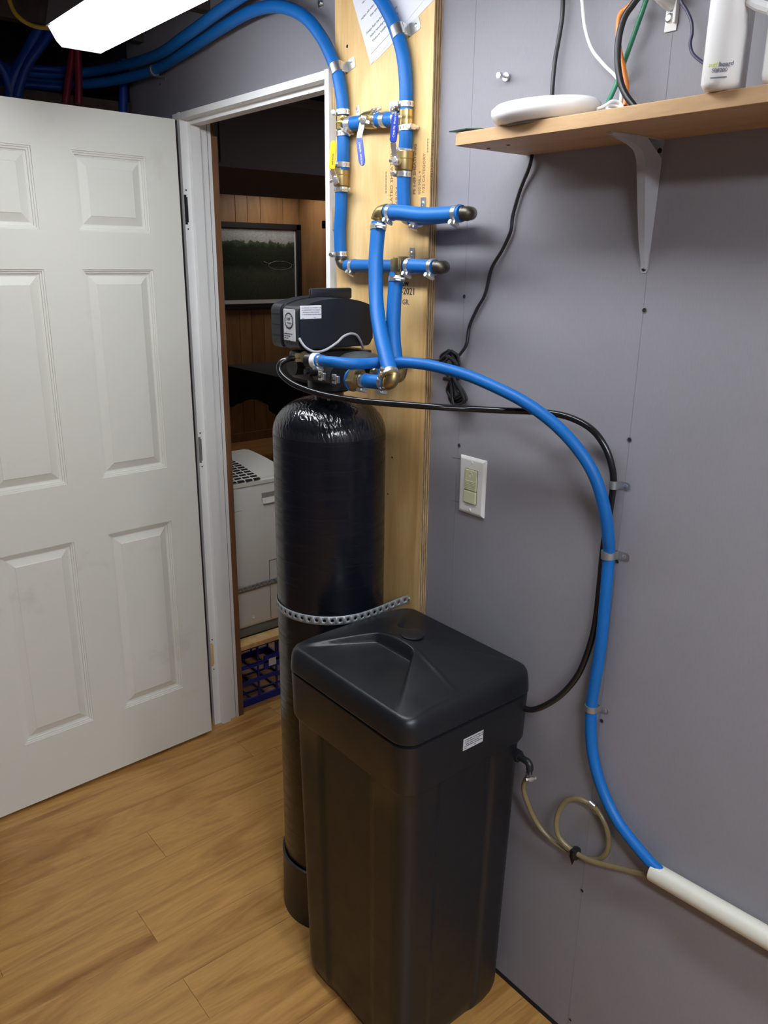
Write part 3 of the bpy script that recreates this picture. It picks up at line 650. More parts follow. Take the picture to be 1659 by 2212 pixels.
strap('pipe_strap', 'zinc strap holding the blue drain hose at mid height', c, P(1313, 1230, -.012)-P(1314, 1165, -.012), .0106, (1, 0, .02), .022, .014, M_galv, 0)
strap('pipe_strap', 'zinc strap holding the blue drain hose below the tank lid level', P(1277, 1529, -.012), UPZ, .0106, (1, 0, .02), .018, .011, M_galv, 0)
# PVC conduit
b = B(); pa = P(1410, 1882, -.021); pb = V(.4, -.021, pa.z+.045+.02)
pb = pa+(P(1659, 2026, -.021)-pa)*4
x, y, d = frame_of(pb-pa); lathe(b, [(.0145, .001), (.0167, 0), (.0167, (pb-pa).length), (.0145, (pb-pa).length)], pa, pb-pa, 32)
pv = thing('pvc_pipe', 'scuffed white pvc pipe running along the wall at the lower right', 'pipe', pa); obj('pipe_body', b, M_pvc, pv, True)
b = B(); lathe(b, [(.0140, -.0004), (.0002, -.0004)], pa, pb-pa, 24); obj('pipe_mouth', b, M_hole, pv)
b = B(); lathe(b, [(.0155, 0), (.0170, 0), (.0170, .010), (.0155, .010)], (P(1560, 2000, -.021)-V(0, 0, 0)), pb-pa, 8) if False else None
# black brine tube
BT = [P(634, 774, -.245), P(620, 776, -.262), P(606, 785, -.275), P(604, 800, -.280), P(616, 817, -.280), P(645, 835, -.270), P(700, 853, -.25), P(780, 866, -.22), P(860, 873, -.19), P(940, 879, -.16), P(1010, 883, -.115), P(1090, 887, -.078), P(1165, 890, -.048), P(1225, 900, -.034), P(1275, 925, -.025), P(1305, 962, -.019), P(1321, 1005, -.014), P(1325, 1047, -.0085), P(1316, 1110, -.008), P(1304, 1180, -.008), P(1295, 1270, -.008), P(1285, 1350, -.009), P(1269, 1410, -.011), P(1247, 1460, -.016), P(1213, 1500, -.028), P(1175, 1525, -.040), P(1146, 1533, -.046), V(-.864, -.052, P(1140, 1533, -.046).z)]
hose('brine_tube', 'shiny black tube looping from the valve along the wall to the salt tank', BT, .0056, M_tube, k=10)
strap('pipe_strap', 'zinc strap holding the black tube at its upper bend', P(1325, 1047, -.0085), P(1318, 1090, -.008)-P(1325, 1010, -.008), .0062, (1, 0, .02), .020, .013, M_galv, 0)

# ------------------------------------------------------------------ perforated strap round the tank
def perfstrap(name, label, path, z0, hh, pitch, r, m, th=.0008):
    # path: list of (x, y, z) smooth; vertical strip with real holes
    s = smoothpts(path, 6); L = [0]
    for a, c in zip(s, s[1:]): L.append(L[-1]+(c-a).length)
    def at(t):
        t = max(0, min(L[-1], t)); i = 0
        while i < len(L)-2 and L[i+1] < t: i += 1
        f = (t-L[i])/max(1e-9, L[i+1]-L[i]); return s[i]+(s[i+1]-s[i])*f
    b = B(); n = int(L[-1]/pitch); vmap = {}
    for k in range(n):
        u0 = k*pitch; outer = []; inner = []
        for j in range(8):
            a = math.pi/4*j+math.pi/4; cx_, cz_ = math.cos(a), math.sin(a); mx = max(abs(cx_), abs(cz_))
            for lst, du, dz in ((outer, cx_/mx*pitch/2, cz_/mx*hh/2), (inner, cx_*r, cz_*r)):
                p = at(u0+pitch/2+du); lst.append(b.verts.new((p.x, p.y, p.z+dz)))
        for j in range(8): q = (j+1) % 8; b.faces.new((outer[j], outer[q], inner[q], inner[j]))
    bmesh.ops.remove_doubles(b, verts=b.verts[:], dist=1e-5)
    o = obj(name, b, m, None, True, path[0]); md = o.modifiers.new('s', 'SOLIDIFY'); md.thickness = th; md.offset = 0
    return tag(o, label, 'strap')
pts = [V(-1.475, -.022, .803), V(-1.440, -.040, .803)]; rr = TR+.0022
for i in range(25):
    a = R(150+(360-150)*i/24); pts.append(V(TC.x+rr*math.cos(a), TC.y+rr*math.sin(a), .803))
pts += [V(TC.x+rr+.0004, -.115, .804), V(TC.x+rr, -.080, .806), V(-1.211, -.050, .809), V(-1.208, -.030, .811), V(-1.200, -.0215, .812)]
ps = perfstrap('tank_strap', 'perforated metal strap wrapped around the black tank', pts, .803, .019, .0165, .0036, M_strap)
screw('strap_screw', (-1.212, -.0235, .810), (0, -1, 0), .006, ps, M_steel, .004)

# ------------------------------------------------------------------ brine tank
BX0, BX1, BY0, BY1 = -1.212, -.846, -.345, -.022
bc = V((BX0+BX1)/2, (BY0+BY1)/2, 0); ba, bb_ = (BX1-BX0)/2, (BY1-BY0)/2
bt = thing('salt_tank', 'square black plastic brine tank with embossed lid beside the wall', 'tank', bc)
NA = 240
def rrect(a, bq, r, th):
    # point of a rounded rectangle in direction th
    c, s = math.cos(th), math.sin(th); t = min(a/abs(c) if abs(c) > 1e-9 else 1e9, bq/abs(s) if abs(s) > 1e-9 else 1e9)
    x, y = c*t, s*t; cx_, cy_ = a-r, bq-r
    if abs(x) > cx_ and abs(y) > cy_:
        X, Y = math.copysign(cx_, x), math.copysign(cy_, y)
        # ray / corner circle
        bb2 = c*X+s*Y; cc2 = X*X+Y*Y-r*r; t = bb2+math.sqrt(max(0, bb2*bb2-cc2)); x, y = c*t, s*t
    return x, y
def lid_z(x, y):
    # relative to the centre; hipped top with a sunken trapezoid towards -y and +y
    m2 = (abs(x/ba)**5+abs(y/bb_)**5)**.2
    z = .842-.043*m2**1.15
    for sg in (-1, 1):
        v = sg*y
        if v <= .01: continue
        t = v/bb_
        half = .050+.118*max(0, (t-.12))/.88
        dx = (half-abs(x+.008))/.009; dt = (t-.13)/.055
        k = max(0, min(1, dx))*max(0, min(1, dt)); k = k*k*(3-2*k)
        floor_ = .7975+.018*(1-t)
        if floor_ < z: z += (floor_-z)*k
    if x > .03:
        k = max(0, 1-abs(y+.012+.02*(x/ba))/.006); z += .0022*k*max(0, 1-abs(x-.10)/.075)
    return z
b = B(); rings = []; NR = 72
for i in range(NR+1):
    t = .02+.98*i/NR; ring = []
    for j in range(NA):
        th = 2*math.pi*j/NA; x, y = rrect(ba-.013, bb_-.013, .022, th); x *= t; y *= t
        ring.append(b.verts.new((bc.x+x, bc.y+y, lid_z(x, y))))
    rings.append(ring)
zed = .7985
for off, z in ((.0085, .7955), (.0045, .789), (.002, .779), (.0005, .764), (0, .755), (.0, .752), (.004, .750)):
    ring = []
    for j in range(NA):
        th = 2*math.pi*j/NA; x, y = rrect(ba-off, bb_-off, .034-off, th)
        x2, y2 = rrect(ba-.018, bb_-.018, .030, th); f = .0 if off < .011 else .0
        ring.append(b.verts.new((bc.x+x, bc.y+y, z)))
    rings.append(ring)
for a, c in zip(rings, rings[1:]):
    for j in range(NA): b.faces.new((a[j], a[(j+1) % NA], c[(j+1) % NA], c[j]))
b.faces.new(rings[0])
obj('lid', b, M_salt, bt, True, ang=70)
b = B(); lathe(b, [(.0225, .8405), (.0225, .8425), (.020, .8435), (.0, .8432)], (bc.x+.004, bc.y+.008, 0), n=32); obj('lid_plug', b, M_salt, bt, True)
def body_ring(z, a, bq, cx_, cy_, r, rec):
    out = []
    for j in range(NA):
        th = 2*math.pi*j/NA; x, y = rrect(a, bq, r, th)
        if rec:
            ux, uy = abs(x)/a, abs(y)/bq
            def st(v): k = max(0, min(1, (.50-v)/.07)); return k*k*(3-2*k)
            if ux >= uy: x -= math.copysign(rec*st(uy), x)
            else: y -= math.copysign(rec*st(ux), y)
        out.append(b.verts.new((cx_+x, cy_+y, z)))
    return out
b = B()
rs = [body_ring(.748, ba-.006, bb_-.006, bc.x, bc.y, .032, 0), body_ring(.745, ba-.001, bb_-.001, bc.x, bc.y, .034, 0), body_ring(.655, ba-.003, bb_-.003, bc.x, bc.y, .034, 0), body_ring(.648, ba-.006, bb_-.006, bc.x, bc.y, .033, 0), body_ring(.642, ba-.010, bb_-.010, bc.x, bc.y, .032, .005)]
for i in range(1, 9):
    f = i/8; z = .642-(.642-.05)*f; rs.append(body_ring(z, ba-.010-.0115*f, bb_-.010-.008*f, bc.x+.001*f, bc.y+.001*f, .032, .006))
rs += [body_ring(.03, ba-.024, bb_-.021, bc.x, bc.y, .032, .005), body_ring(.012, ba-.030, bb_-.027, bc.x, bc.y, .04, .003), body_ring(.0, ba-.040, bb_-.036, bc.x, bc.y, .035, 0)]
for a, c in zip(rs, rs[1:]):
    for j in range(NA): b.faces.new((a[j], a[(j+1) % NA], c[(j+1) % NA], c[j]))
b.faces.new(rs[0]); b.faces.new(rs[-1]); obj('tank_body', b, M_salt, bt, True, ang=40)
# sticker on the collar (+x face)
sx = BX1-.0025
y0, y1 = PX(1000, 1605, sx).y, PX(1043, 1590, sx).y; zt = PX(1000, 1597, sx).z; zb = PX(1000, 1622, sx).z
b = B(); box(b, (sx, y0, zb), (sx+.0012, y1, zt), bev=.0004, seg=1); lb = obj('warning_label', b, mat('label_paper', (.5, .52, .54), .5), bt)
for i, s in enumerate(('\u25b3 WARNING: Use 24V Adapter Only.', '\u25b3 AVERTISSEMENT: Pour usage 24V', '   Option Seulement Panneau', '\u25b3 ADVERTENCIA: Solo 24V Adapt.', 'www.                    Rev.')):
    text('label_print', s, .0030, (sx+.0014, y0+.003, zt-(zt-zb)*(.2+.17*i)), (0, 1, 0), UPZ, M_ink, lb)
# overflow elbow
c = P(1118, 1632, -.045); b = B(); cyl(b, (BX1-.02, c.y, c.z), (BX1-.008, c.y, c.z), .012, n=6)
cyl(b, (BX1-.012, c.y, c.z), (BX1+.012, c.y, c.z), .0068, n=16); tube(b, arc3((BX1+.008, c.y, c.z), (BX1+.018, c.y, c.z), (BX1+.018, c.y, c.z-.014), 5), .0070, 14); cyl(b, (BX1+.018, c.y, c.z-.014), (BX1+.018, c.y, c.z-.026), .0056)
obj('overflow_elbow', b, M_black, bt, True)
ov = V(BX1+.018, c.y, c.z-.022)
lc = P(1263, 1790, -.010); rx, rz = abs(P(1318, 1790, -.01).x-P(1210, 1790, -.01).x)/2, abs(P(1263, 1728, -.01).z-P(1263, 1853, -.01).z)/2
T = [ov, P(1131, 1700, -.040), P(1142, 1740, -.032), P(1163, 1782, -.024), P(1196, 1818, -.016), P(1238, 1845, -.010)]
for a in (-62, -30, 0, 35, 70, 105, 140, 180, 215): T.append(V(lc.x+rx*math.cos(R(a)), -.010-.0004*a/30 if a < 90 else -.013-.00012*(a-90), lc.z+rz*math.sin(R(a))))
T += [P(1238, 1838, -.020), P(1275, 1859, -.019), P(1330, 1874, -.016), P(1405, 1893, -.016), P(1440, 1910, -.021)]
hose('overflow_tube', 'thin amber vinyl tube with one loop below the black tank elbow', T, .0050, M_clear, loc=T[0], k=10)
c = B(); 
o = [x for x in bpy.data.objects if x.name.startswith('overflow_tube')][0]; clamp(o, ov-V(0, 0, .004), UPZ, .0062, (1, -.5, 0), .008)
strap('pipe_strap', 'small shiny strap at the top of the amber tube loop', V(lc.x+rx*math.cos(R(78)), -.0105, lc.z+rz*math.sin(R(78))), (1, 0, -.25), .0056, (.12, 0, -1), .018, .012, M_steel, 0)
c = P(1243, 1843, -.017); b = B(); x = (P(1265, 1855, -.017)-P(1225, 1832, -.017)).normalized(); obox(b, c, (x, V(0, 1, 0), x.cross(V(0, 1, 0))), (.016, .020, .022), .005)
prism(b, [c+V(-.008, -.009, -.004), c+V(.006, -.009, -.006), c+V(.001, -.009, -.022)], (0, .001, 0)); tag(obj('tape_wrap', b, M_tape, None, True, c), 'black tape wrapped around the crossing of the amber tube loop', 'tape')

# ------------------------------------------------------------------ switch
c = P(1022, 1050, 0); hw, hh = .0345, .0572
sw = thing('wall_switch', 'white wall plate with a cream rocker light switch', 'switch', c)
b = B(); 
ringp = []
for ins, y in ((0, 0), (0, -.003), (.004, -.0055), (.006, -.006)): ringp.append([b.verts.new((c.x+sx_*(hw-ins), y, c.z+sz_*(hh-ins))) for sx_, sz_ in ((-1, -1), (1, -1), (1, 1), (-1, 1))])
for a, e in zip(ringp, ringp[1:]):
    for j in range(4): b.faces.new((a[j], a[(j+1) % 4], e[(j+1) % 4], e[j]))
b.faces.new(ringp[-1]); b.faces.new(ringp[0]); obj('plate', b, M_plate, sw)
b = B(); box(b, (c.x-.0172, -.0063, c.z-.0345), (c.x+.0172, -.0058, c.z+.0345)); obj('plate_gap', b, M_grey, sw)
b = B(); box(b, (c.x-.0158, -.0085, c.z-.008), (c.x+.0158, -.0055, c.z+.0335), bev=.001); box(b, (c.x-.0158, -.0098, c.z-.0335), (c.x+.0158, -.0055, c.z-.0092), bev=.001); obj('rocker', b, M_cream, sw)
for i in range(6):
    b = B(); box(b, (c.x-.0155, -.0096, c.z-.006+.0032*i), (c.x+.0155, -.008, c.z-.0046+.0032*i)); obj('rocker_rib', b, M_cream, sw)
b = B(); lathe(b, [(.005, 0), (.0045, .0008), (.0038, .0004), (.0002, .0001)], (c.x, -.0084, c.z+.024), (0, -1, 0), 20); obj('rocker_dimple', b, M_cream, sw, True)
for s in (1, -1): screw('plate_screw', (c.x, -.006, c.z+s*.0475), (0, -1, 0), .0032, sw, M_plate, .0012)

# ------------------------------------------------------------------ shelf, bracket and what stands on it
SY = -.164; SZ0, SZ1 = 1.683, 1.7015
b = B(); box(b, (-.968, SY, SZ0), (.9, -.0005, SZ1), bev=.0008, seg=1); tag(obj('wall_shelf', b, M_shelf, None, False, (-.968, 0, SZ0)), 'pine board shelf on the grey wall at upper right', 'shelf')
for q in ((1055, 320), (1098, 313)):
    pass
def bracket(label, xc, z, arm, leg, w0=.021):
    root = thing('shelf_bracket', label, 'bracket', (xc, 0, z)); b = B()
    # leg: tapered strip with raised rib
    def strip(pts4, n, th): prism(b, pts4, Vector(n)*th)
    strip([(xc-w0/2, -.0012, z), (xc+w0/2, -.0012, z), (xc+w0*.30, -.0012, z-leg+.004), (xc+w0*.16, -.0012, z-leg), (xc-w0*.16, -.0012, z-leg), (xc-w0*.30, -.0012, z-leg+.004)], (0, 1, 0), .0011)
    strip([(xc-w0/2, 0, z-.0012), (xc-w0/2, -arm+.01, z-.0012), (xc-w0*.2, -arm, z-.0012), (xc+w0*.2, -arm, z-.0012), (xc+w0/2, -arm+.01, z-.0012), (xc+w0/2, 0, z-.0012)], (0, 0, 1), .0011)
    obj('bracket_strip', b, M_bracket, root)
    b = B(); rows = []     # hollow web: deepest at the corner, tapering along both legs
    ctl = [(-arm*.97, -.002), (-arm*.75, -.006), (-.055, -.013), (-.043, -.020), (-.036, -.032), (-.031, -.055), (-.022, -leg*.55), (-.012, -leg*.80), (-.003, -leg*.97)]
    sp = smoothpts([V(xc, q[0], z+q[1]) for q in ctl], 4); n = len(sp)-1
    for i, p in enumerate(sp):
        t = i/n; rows.append((p.y, p.z, w0*(.18+.16*math.sin(math.pi*min(1, t*1.1))**.6)))
    rr_ = []
    for i, (yv, zv, hd) in enumerate(rows):
        t = i/n; a = V(xc-hd, yv, zv); c_ = V(xc+hd, yv, zv)
        # foot points on the wall/shelf side
        if yv < -.040: fa, fc = V(xc-hd*1.5, yv, z-.001), V(xc+hd*1.5, yv, z-.001)
        else: fa, fc = V(xc-hd*1.5, -.001, zv), V(xc+hd*1.5, -.001, zv)
        rr_.append([b.verts.new(p) for p in (fa, a, c_, fc)])
    for a, c_ in zip(rr_, rr_[1:]):
        for j in range(3): b.faces.new((a[j], a[j+1], c_[j+1], c_[j]))
    b.faces.new(rr_[0]); b.faces.new(rr_[-1]); obj('bracket_web', b, M_bracket, root, True, ang=50)
    for dz, dx in ((.014, .006), (leg-.006, 0)): screw('screw', (xc+dx, -.0012, z-dz), (0, -1, 0), .0036, root, M_hole, .002)
    screw('screw', (xc, -arm+.01, z-.0012), (0, 0, -1), .0036, root, M_galv, .0015)
    b = B(); cyl(b, (xc-.006, -.0135, z-.040), (xc-.006, -.016, z-.040), .0022, n=10); obj('bolt_hole', b, M_hole, root); return root
bracket('grey stamped steel bracket under the pine shelf', P(1418, 330).x, SZ0, .115, SZ0-P(1395, 590).z)
# upper bracket fragment
c = P(1449, 62); xb_ = P(1452, 50).x; zt_ = P(1460, 0).z
ub = thing('small_bracket', 'short white wall bracket high above the shelf', 'bracket', (xb_, 0, c.z)); b = B()
box(b, (xb_-.010, -.003, c.z-.004), (xb_+.009, -.0002, zt_+.06), bev=.0012); box(b, (xb_+.005, -.009, c.z+.004), (xb_+.0095, -.0002, zt_+.06), bev=.0015); obj('leg', b, M_white, ub, True)
b = B(); tube(b, [V(xb_-.002, -.004, zt_-.004), V(xb_-.004, -.03, zt_+.004), V(xb_-.006, -.055, zt_+.018), V(xb_-.008, -.09, zt_+.05)], .010, 14); obj('arm', b, M_white, ub, True)
screw('screw', (xb_-.002, -.003, c.z+.012), (0, -1, 0), .0065, ub, M_steel, .005); b = B(); cyl(b, (xb_-.001, -.0034, c.z+.034), (xb_-.001, -.002, c.z+.034), .0032, n=12); obj('hole', b, M_hole, ub)
for q in ((1055, 320), (1098, 313)):
    c = PZ(*q, SZ0); screw('screw', c, (0, 0, -1), .0032, bpy.data.objects['wall_shelf'], M_bronze, .0012)
# round white disc
pc = PZ(1180, 240, 1.722); pc.y = min(pc.y, -.082)
pk = thing('wifi_disc', 'round white wireless access point lying on the left end of the shelf', 'router', (pc.x, pc.y, SZ1))
tilt = V(-.02, -.06, 1).normalized()
b = B(); lathe(b, [(.060, .001), (.068, .002), (.0755, .010), (.0775, .016), (.077, .022), (.070, .0275), (.040, .030), (.0, .0305)], (pc.x, pc.y, SZ1+.003), tilt, 64); obj('disc_shell', b, M_white2, pk, True, ang=60)
b = B(); lathe(b, [(.050, .0), (.058, .0), (.060, .003), (.05, .003)], (pc.x, pc.y, SZ1+.001), tilt, 48); obj('disc_base', b, M_grey, pk, True)
# green card
b = B(); c = PZ(1030, 279, SZ1+.001); pts = [PZ(988, 287, SZ1), PZ(1005, 280, SZ1), PZ(1030, 276, SZ1), PZ(1076, 272, SZ1), PZ(1080, 277, SZ1), PZ(1035, 287, SZ1)]
g = [V(max(min(p.x, -.87), -.972), max(p.y, SY-.012), SZ1+.0006) for p in pts]
prism(b, [V(-.974, -.172, SZ1+.0008), V(-.966, -.120, SZ1+.003), V(-.955, -.100, SZ1+.0008), V(-.918, -.110, SZ1+.0008), V(-.920, -.160, SZ1+.0008), V(-.95, -.158, SZ1+.004)], (0, 0, .0016))
tag(obj('green_card', b, M_card, None, False, c), 'dark green foil card poking over the left end of the shelf', 'card')
def cable(label, name, pts, r, m, cat='cable', k=8):
    if name in ('power_cable', 'network_cable', 'coax_cable'): pts = [pts[0]+V(.02, 0, .17)]+pts      # up to the joists
    b = B(); tube(b, pts, r, 12, k); return tag(obj(name, b, m, None, True, pts[0], 60), label, cat)
cable('black power cable hanging down to the white disc', 'power_cable', [P(1232, -140, -.012), P(1218, -40, -.012), P(1215, 30, -.012), P(1207, 85, -.012), P(1199, 130, -.012), P(1194, 180, -.014), P(1192, 225, -.02)], .0034, M_cord)
cable('white cable curving from the top behind the coax loop', 'network_cable', [P(1245, -60, -.02), P(1257, 0, -.02), P(1263, 55, -.02), P(1278, 105, -.02), P(1305, 140, -.02), P(1330, 165, -.02), P(1342, 190, -.02), P(1340, 225, -.03)], .0026, M_white2)
def pz(px, py, z): return PZ(px, py, z)
cable('small white cable coil lying on the shelf', 'cable_coil', [P(1290, 236, -.10), P(1308, 228, -.09), P(1322, 219, -.08), P(1338, 222, -.07), P(1344, 232, -.07), P(1330, 238, -.08), P(1312, 236, -.09), P(1318, 228, -.08), P(1338, 231, -.07), P(1352, 236, -.07)], .0023, M_white2)
cable('orange network cable running down to the shelf behind the black coax', 'network_cable', [P(1400, -80, -.03), P(1370, 0, -.03), P(1340, 30, -.03), P(1335, 70, -.03), P(1339, 110, -.03), P(1348, 150, -.03), P(1354, 190, -.03), P(1350, 228, -.035)], .0034, M_orange)
cable('thick black coax cable bowing from above down to the shelf', 'coax_cable', [P(1420, -70, -.05), P(1374, 0, -.05), P(1350, 35, -.05), P(1337, 80, -.05), P(1334, 130, -.05), P(1340, 175, -.05), P(1352, 205, -.05), P(1372, 232, -.05)], .0046, M_cord)
cable('green network cable slanting down behind the coax loop', 'network_cable', [P(1420, -70, -.018), P(1396, 0, -.018), P(1375, 60, -.018), P(1350, 130, -.018), P(1328, 190, -.02), P(1308, 232, -.03)], .0034, M_green)
cable('thin dark cable running to the back of the white modem', 'power_cable', [P(1462, -60, -.02), P(1471, 0, -.02), P(1482, 20, -.02), P(1493, 45, -.02), P(1495, 70, -.02), P(1491, 95, -.02), P(1498, 118, -.02), P(1525, 140, -.03)], .0022, mat('violet_cord', (.06, .055, .11), .4))
# modem
mz = SZ1+.0005; ms = PZ(1548, 195, mz)
md = thing('cable_modem', 'tall white cable modem standing on the shelf edge', 'modem', (-.560, -.125, mz))
def modem_body():
    b = B(); cx_, cy_ = -.560, -.125; n = 10; a, l = .0205, .060
    fd = V(.42, -.91, 0).normalized(); sd = V(fd.y*-1, fd.x, 0)
    prof = []
    for k in range(0, n+1):
        t = math.pi*k/n; prof.append((math.cos(t)*a, l-.022+math.sin(t)*.022))
    prof += [(-a, -l), (a, -l)]
    rings = []
    for ins, z in ((.012, 0), (.004, .002), (0, .008), (0, .27), (.004, .276)):
        rings.append([b.verts.new(V(cx_, cy_, mz+z)+sd*(u*(1-ins/a))+fd*(v*(1-ins/l))) for u, v in prof])
    m_ = len(prof)
    for p, q in zip(rings, rings[1:]):
        for j in range(m_): b.faces.new((p[j], p[(j+1) % m_], q[(j+1) % m_], q[j]))
    b.faces.new(rings[0]); b.faces.new(rings[-1]); return b, fd, sd, V(cx_, cy_, mz)
b, fd, sd, mc = modem_body(); obj('modem_shell', b, M_white2, md, True, ang=50)
# writing on the front curve
toc = (CAM-mc); toc.z = 0; toc.normalize(); rgt = UPZ.cross(toc).normalized()
fp = mc+fd*.0607
M_lime = mat('lime_print', (.62, .68, .10), .5)
rf = V(0, 0, 1).cross(fd).normalized()
text('modem_print', 'surf', .0062, fp-rf*.0118+UPZ*.0215, rf, UPZ, M_lime, md, .0001); text('modem_print', 'board', .0062, fp-rf*.0008+UPZ*.0215, rf, UPZ, M_ink2, md, .0002)
text('modem_print', 'SB8200', .0054, fp-rf*.0080+UPZ*.0160, rf, UPZ, M_ink2, md, .0001)
b = B(); obox(b, fp+UPZ*.0105, (rf, fd, UPZ), (.017, .0006, .0012)); obj('status_light', b, M_ink2, md)
# second white device
r2 = thing('wireless_router', 'white vented wireless router at the right end of the view', 'router', (-.465, -.10, SZ1)); b = B()
box(b, (-.502, -.158, SZ1), (-.43, -.040, SZ1+.20), bev=.012, seg=3); obj('router_shell', b, M_white2, r2, True)
b = B()
for i in range(4):
    for j in range(5): cyl(b, (-.482+.011*i, -.1585, SZ1+.02+.006*j), (-.482+.011*i, -.1578, SZ1+.02+.006*j), .0013, n=6)
obj('vent_dots', b, M_grey, r2)
b = B(); tube(b, [P(1620, 0, -.16), P(1640, 12, -.16), P(1665, 20, -.16)], .006, 10); obj('antenna', b, M_white, r2, True)

# ------------------------------------------------------------------ black cord with tied coil
CD = [P(1150, 330, -.004), P(1143, 362, -.008), P(1124, 410, -.006), P(1108, 465, -.006), P(1103, 500, -.006), P(1085, 540, -.006), P(1062, 580, -.006), P(1048, 635, -.006), P(1030, 668, -.006), P(1014, 705, -.006), P(1007, 745, -.010), P(990, 770, -.014)]
cd_ = thing('hanging_cord', 'black power cord hanging from the shelf with a tied coil', 'cord', CD[-1])
b = B(); tube(b, CD, .0031, 10); obj('cord', b, M_cord, cd_, True)
for k, (xl, xr, zt, zb_) in enumerate(((952, 986, 757, 872), (955, 982, 762, 866), (961, 990, 758, 874), (949, 978, 768, 860), (958, 985, 772, 876))):
    y = -.010-.004*k; pts = [P((xl+xr)/2, zt, y), P(xl, zt+14, y), P(xl+8, 800, y), P(972, 818, y-.002), P(xl+17, 840, y), P(xl+20, zb_-8, y), P((xl+xr)/2+14, zb_, y), P(xr+17, zb_-10, y), P(xr+9, 842, y), P(981, 818, y-.002), P(xr, 795, y), P(xr, zt+12, y), P((xl+xr)/2, zt, y)]
    b = B(); tube(b, pts, .0029, 8, 6, False); obj('coil_turn', b, M_cord, cd_, True)
c = P(976, 818, -.018); b = B(); box(b, (c.x-.010, -.034, c.z-.0035), (c.x+.010, -.006, c.z+.0035), bev=.002); obj('tie', b, M_tape, cd_, True)
cable('thin black cord running from the tied coil to the valve head', 'cord', [P(962, 775, -.012), P(945, 779, -.016), P(920, 777, -.024), P(880, 775, -.03), P(845, 782, -.04), P(805, 772, -.07), P(790, 758, -.10)], .0024, M_cord, 'cord')

# ------------------------------------------------------------------ pinned papers
def sheet(label, cs, y, lines):
    b = B(); prism(b, [(p.x, y, p.z) for p in cs], (0, .0004, 0)); o = tag(obj('paper_sheet', b, M_paper, None, False, (cs[0].x, y, cs[0].z)), label, 'paper')
    return o
o_ = P(801, 140, -.021); ux = (P(880, 55, -.021)-P(801, 140, -.021)).normalized(); uz = (P(765, 12, -.021)-P(801, 141, -.021)).normalized()
Wd, Hd = .216, .20
sheet('lower white printed sheet pinned to the plywood, under the other sheet', [o_+ux*.012-uz*.002, o_+ux*(Wd)-uz*.004, o_+ux*(Wd)+uz*Hd, o_+uz*Hd+ux*.012], -.0208, 0)
ps_ = sheet('upper white printed sheet pinned to the plywood behind the blue hose', [o_, o_+ux*(Wd-.02)+uz*.012, o_+ux*(Wd-.02)+uz*Hd, o_+uz*(Hd)], -.0214, 0)
random.seed(9)
row = ['Notice to installer read carefully', 'before removing any unit keep dry', 'Always flush the line first and', 'then open the bypass valve slowly', 'replace salt when level is low', 'set the hardness and time of day', 'service record and dates', 'water treatment data sheet']
for i in range(8):
    z = .032+.011*i+(.010 if i > 2 else 0)+(.012 if i > 4 else 0); s = .008+random.uniform(0, .03)
    text('print', row[i], .0062, V(o_.x, -.0216, o_.z)+V(ux.x, 0, ux.z)*s+V(uz.x, 0, uz.z)*z, (ux.x, 0, ux.z), V(ux.x, 0, ux.z).cross(V(0, 1, 0))*-1 if False else V(-ux.z, 0, ux.x), M_ink2, ps_)
b = B(); p0 = V(o_.x, -.0216, o_.z)+V(uz.x, 0, uz.z)*.016+V(ux.x, 0, ux.z)*.006; u2 = V(ux.x, 0, ux.z).normalized(); obox(b, p0+u2*.04, (u2, V(0, 1, 0), u2.cross(V(0, 1, 0))), (.075, .0003, .0006)); obj('rule', b, M_ink2, ps_)

# ------------------------------------------------------------------ lamps
def fixture(label, x0, x1, yc, z0, lens, wid=.110, back=.150):
    root = thing('tube_light', label, 'light', ((x0+x1)/2, yc, z0+.095)); b = B()
    h = back/2; q = wid/2
    prof = [(-h, z0+.035), (-q-.004, z0+.010), (-q+.006, z0), (q-.006, z0), (q+.004, z0+.010), (h, z0+.035)]
    prism(b, [(x0+.018, yc+u, z) for u, z in prof], (x1-x0-.036, 0, 0)); obj('lens', b, lens, root)
    for xs in (x0, x1-.018):
        b = B(); prism(b, [(xs, yc+u*1.01, z-.0005) for u, z in prof], (.018, 0, 0)); obj('end_cap', b, M_lensend, root)
    b = B(); prism(b, [(x0-.004, yc-h-.004, z0+.034), (x0-.004, yc+h+.004, z0+.034), (x0-.004, yc+h-.012, z0+.098), (x0-.004, yc-h+.012, z0+.098)], (x1-x0+.008, 0, 0)); obj('housing', b, mat('fixture_housing', (.20, .20, .22), .5), root); return root
fixture('long lit tube light fixture under the joists at the top left', -1.855, -.635, -.398, 1.925, M_lens, .092, .128)
fixture('tube light fixture in line with the first one, beyond the right edge', .15, 1.375, -.40, 1.955, M_lens3b, .098, .134)
fixture('tube light fixture under the joists behind the camera', .34, 1.46, -1.08, 2.0, M_lens2)
c = P(692, 4, -.001); b = B(); box(b, (c.x-.008, -.0014, c.z-.010), (c.x+.010, -.0002, c.z+.03), bev=.0005, seg=1); cyl(b, (c.x, -.0014, c.z-.002), (c.x, -.005, c.z-.002), .0042, n=12)
tag(obj('steel_clip', b, M_steel, None, True, c), 'small steel clip screwed to the wall above the hose arch', 'clip')
